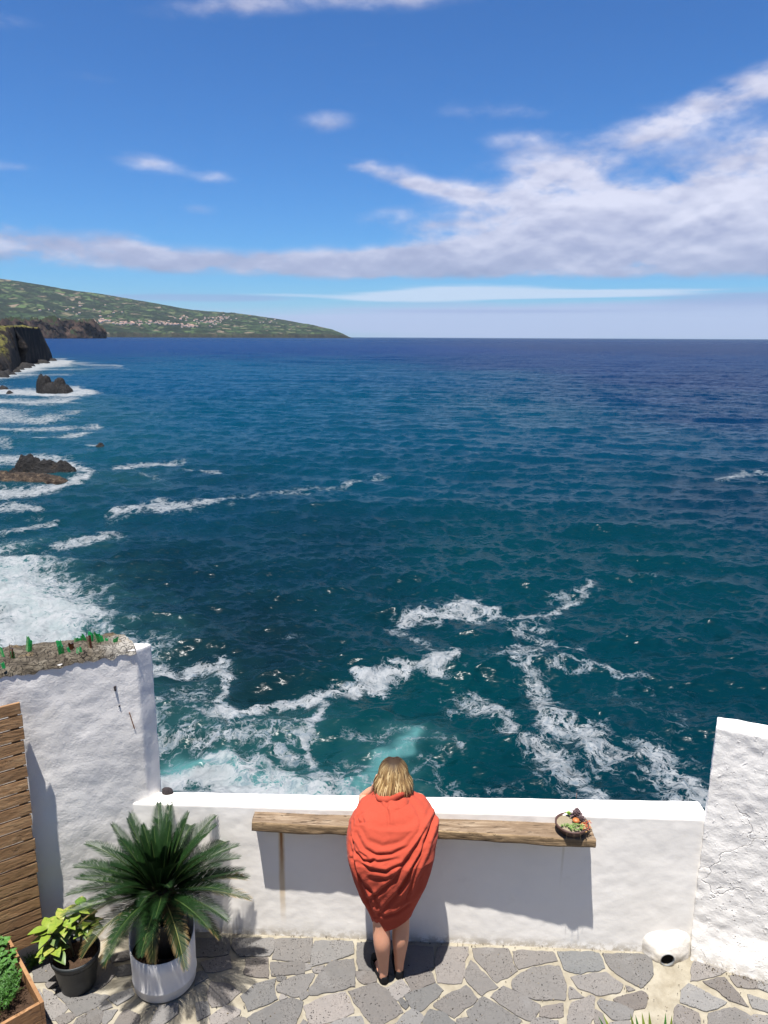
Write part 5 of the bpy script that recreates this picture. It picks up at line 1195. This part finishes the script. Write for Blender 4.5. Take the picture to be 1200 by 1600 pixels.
# neck roll: a loose twisted collar lying on the back of the neck
cr = []; pts = [(-.035, 4.43, 1.285), (-.02, 4.385, 1.285), (.02, 4.365, 1.290), (.07, 4.368, 1.305), (.105, 4.375, 1.325), (.135, 4.395, 1.325), (.15, 4.44, 1.30)]
cb_ = MB(); Pn = 40; cp_ = []
for k in range(Pn):
    t = k / (Pn - 1) * (len(pts) - 1); i0 = min(int(t), len(pts) - 2); cp_.append(tuple(np.array(pts[i0]) * (1 - (t - i0)) + np.array(pts[i0 + 1]) * (t - i0)))
cb_.tube(cp_, [.016 + .011 * math.sin(math.pi * k / (Pn - 1)) for k in range(Pn)], 16)
AV = np.concatenate([SV, np.array([tuple(v) for v in cb_.v])]); AF = [tuple(q) for q in fq] + [tuple(i + len(SV) for i in f) for f in cb_.f]
shw = build('shawl', AV, AF, M['shawl'], wt_, True)
sd_ = shw.modifiers.new('thick', 'SOLIDIFY'); sd_.thickness = .005; sd_.offset = -1

# shoes
def shoe(ax_, ay_, toe, yaw):
    V = []; n = 26; R_ = Matrix.Rotation(yaw, 3, 'Z'); L = .245; rows = [0, .006, .018, .030, .042, .052]
    def halfw(s): return np.interp(s, [0, .04, .12, .3, .55, .78, .92, 1], [.004, .022, .031, .032, .038, .040, .027, .003])
    loop = []
    for k in range(48):
        a = 2 * math.pi * k / 48; s = .5 - .5 * math.cos(a); loop.append((math.copysign(1, math.sin(a)) * halfw(s) if 0 < k < 48 and k != 24 else 0, s * L - .035, s))
    for zi, z in enumerate(rows):
        for (x, y, s) in loop:
            toph = np.interp(s, [0, .12, .35, .5, .62, 1], [.056, .050, .040, .044, .056, .030]); sc_ = 1.0 if z > .008 else .97; zz = min(z / .052, 1) * toph if zi > 1 else z
            k_ = 1 - .10 * (zi / 5) ** 2; V.append((x * sc_ * k_, y, zz + .0105))
    o = len(V); Fs = [tuple(q) for q in grid_faces(len(rows), 48, True)]
    Fs.append(tuple(range(48))[::-1])
    # vamp: close the front half of the top
    base = (len(rows) - 1) * 48
    for k in range(15, 24): Fs.append((base + k, base + k + 1, base + 47 - k, base + 48 - k))
    W = [tuple(Vector((ax_, ay_, 0)) + R_ @ Vector(v)) for v in V]
    o_ = build('shoe', W, Fs, M['shoe'], wt_, True); s_ = o_.modifiers.new('thick', 'SOLIDIFY'); s_.thickness = .003; s_.offset = 1
shoe(.014, 4.195, None, rad(20)); shoe(.120, 4.238, None, rad(4))

# hair: cap + strands
hcn = Vector((.072, 4.492, 1.418)); r = random.Random(14); mb = MB()
rx, ry, rz = .096, .108, .096
def hair_pt(phi, s, rj, endz, fl):
    # s 0..1 along strand; first over the skull, then hanging
    a_over = .62; 
    if s < a_over:
        pa = rad(.5) + (rad(97) - rad(.5)) * s / a_over; x = math.sin(pa) * math.cos(phi) * rx; y = math.sin(pa) * math.sin(phi) * ry; z = math.cos(pa) * rz
        return hcn + Vector((x * rj, y * rj, z * rj))
    t = (s - a_over) / (1 - a_over); q = hcn + Vector((math.cos(phi) * rx * rj, math.sin(phi) * ry * rj, -.012)); out = .026 * math.sin(math.pi * t * .9) + fl * t
    return q + Vector((math.cos(phi) * out, math.sin(phi) * out * .6, -(.0 + endz) * t))
pal = [(.36, .23, .10), (.50, .35, .16), (.24, .145, .062), (.60, .45, .23), (.13, .075, .033), (.32, .20, .08)]
capm = MB(); V = []; NS = 64
for i in range(18):
    for k in range(NS):
        phi = 2 * math.pi * k / NS; V.append(hair_pt(phi, i / 17 * .96, .985 + .02 * max(0, 1 - i / 4), .125, 0))
cs = [((.06, .036, .02) if i < 6 else (.13, .08, .035)) for i in range(18) for k in range(NS)]
capm.add(V, [tuple(q) for q in grid_faces(18, NS, True)], cs)
for k in range(1700):
    phi = r.random() * 2 * math.pi
    if abs(((phi - math.pi / 2 + math.pi) % (2 * math.pi)) - math.pi) < .55: continue      # face side stays open
    rj = 1.0 + .06 * r.random(); endz = .115 + .05 * r.random() + (.02 if math.cos(phi) < -.3 else 0); fl = r.gauss(.004, .010); c = pal[min(5, int(r.random() * 6))]; tw = r.gauss(0, .10); w = .0022 + .0012 * r.random(); P = []; cs = []; n = 15
    wvp = r.random() * 6.28; wva = .0035 * r.random()
    for i in range(n):
        s = .02 + .98 * i / (n - 1); q = hair_pt(phi + tw * s + .02 * math.sin(s * 9 + wvp), s, rj + .03 * s * r.random() * 0, endz, fl); q = q + Vector((wva * math.sin(s * 14 + wvp), wva * math.cos(s * 12 + wvp), 0))
        sd2 = Vector((-math.sin(phi), math.cos(phi), 0)) * w * (1 if i < n - 2 else .4); P += [q - sd2, q + sd2]
        f = min(1, max(0, (s - .16) / .42)); dk = (.035, .021, .012); cc = tuple(dk[j] + (c[j] - dk[j]) * f for j in range(3)); cs += [cc, cc]
    mb.add(P, [tuple(q) for q in grid_faces(n, 2)], cs)
off = len(capm.v); hv = capm.v + mb.v; hf = capm.f + [tuple(i + off for i in f) for f in mb.f]
build('hair', hv, hf, M['hair'], wt_, True, cols=capm.c + mb.c)

# ------------------------------------------------------------------ HAZE
bm = bmesh.new(); bmesh.ops.create_cube(bm, size=1)
hz = build('haze', [(v.co.x * 190000, v.co.y * 190000, (-19) if v.co.z < 0 else 2600) for v in bm.verts], [tuple(v.index for v in f.verts) for f in bm.faces], [])
hm_ = bpy.data.materials.new('haze_air'); hm_.use_nodes = True; nt = hm_.node_tree; nt.nodes.clear(); out = nt.nodes.new('ShaderNodeOutputMaterial'); pvn = nt.nodes.new('ShaderNodeVolumePrincipled')
pvn.inputs['Color'].default_value = (.75, .86, 1, 1); pvn.inputs['Density'].default_value = 9e-6; pvn.inputs['Anisotropy'].default_value = .2; nt.links.new(pvn.outputs[0], out.inputs['Volume'])
hz.data.materials.append(hm_); tag(hz, kind='stuff')
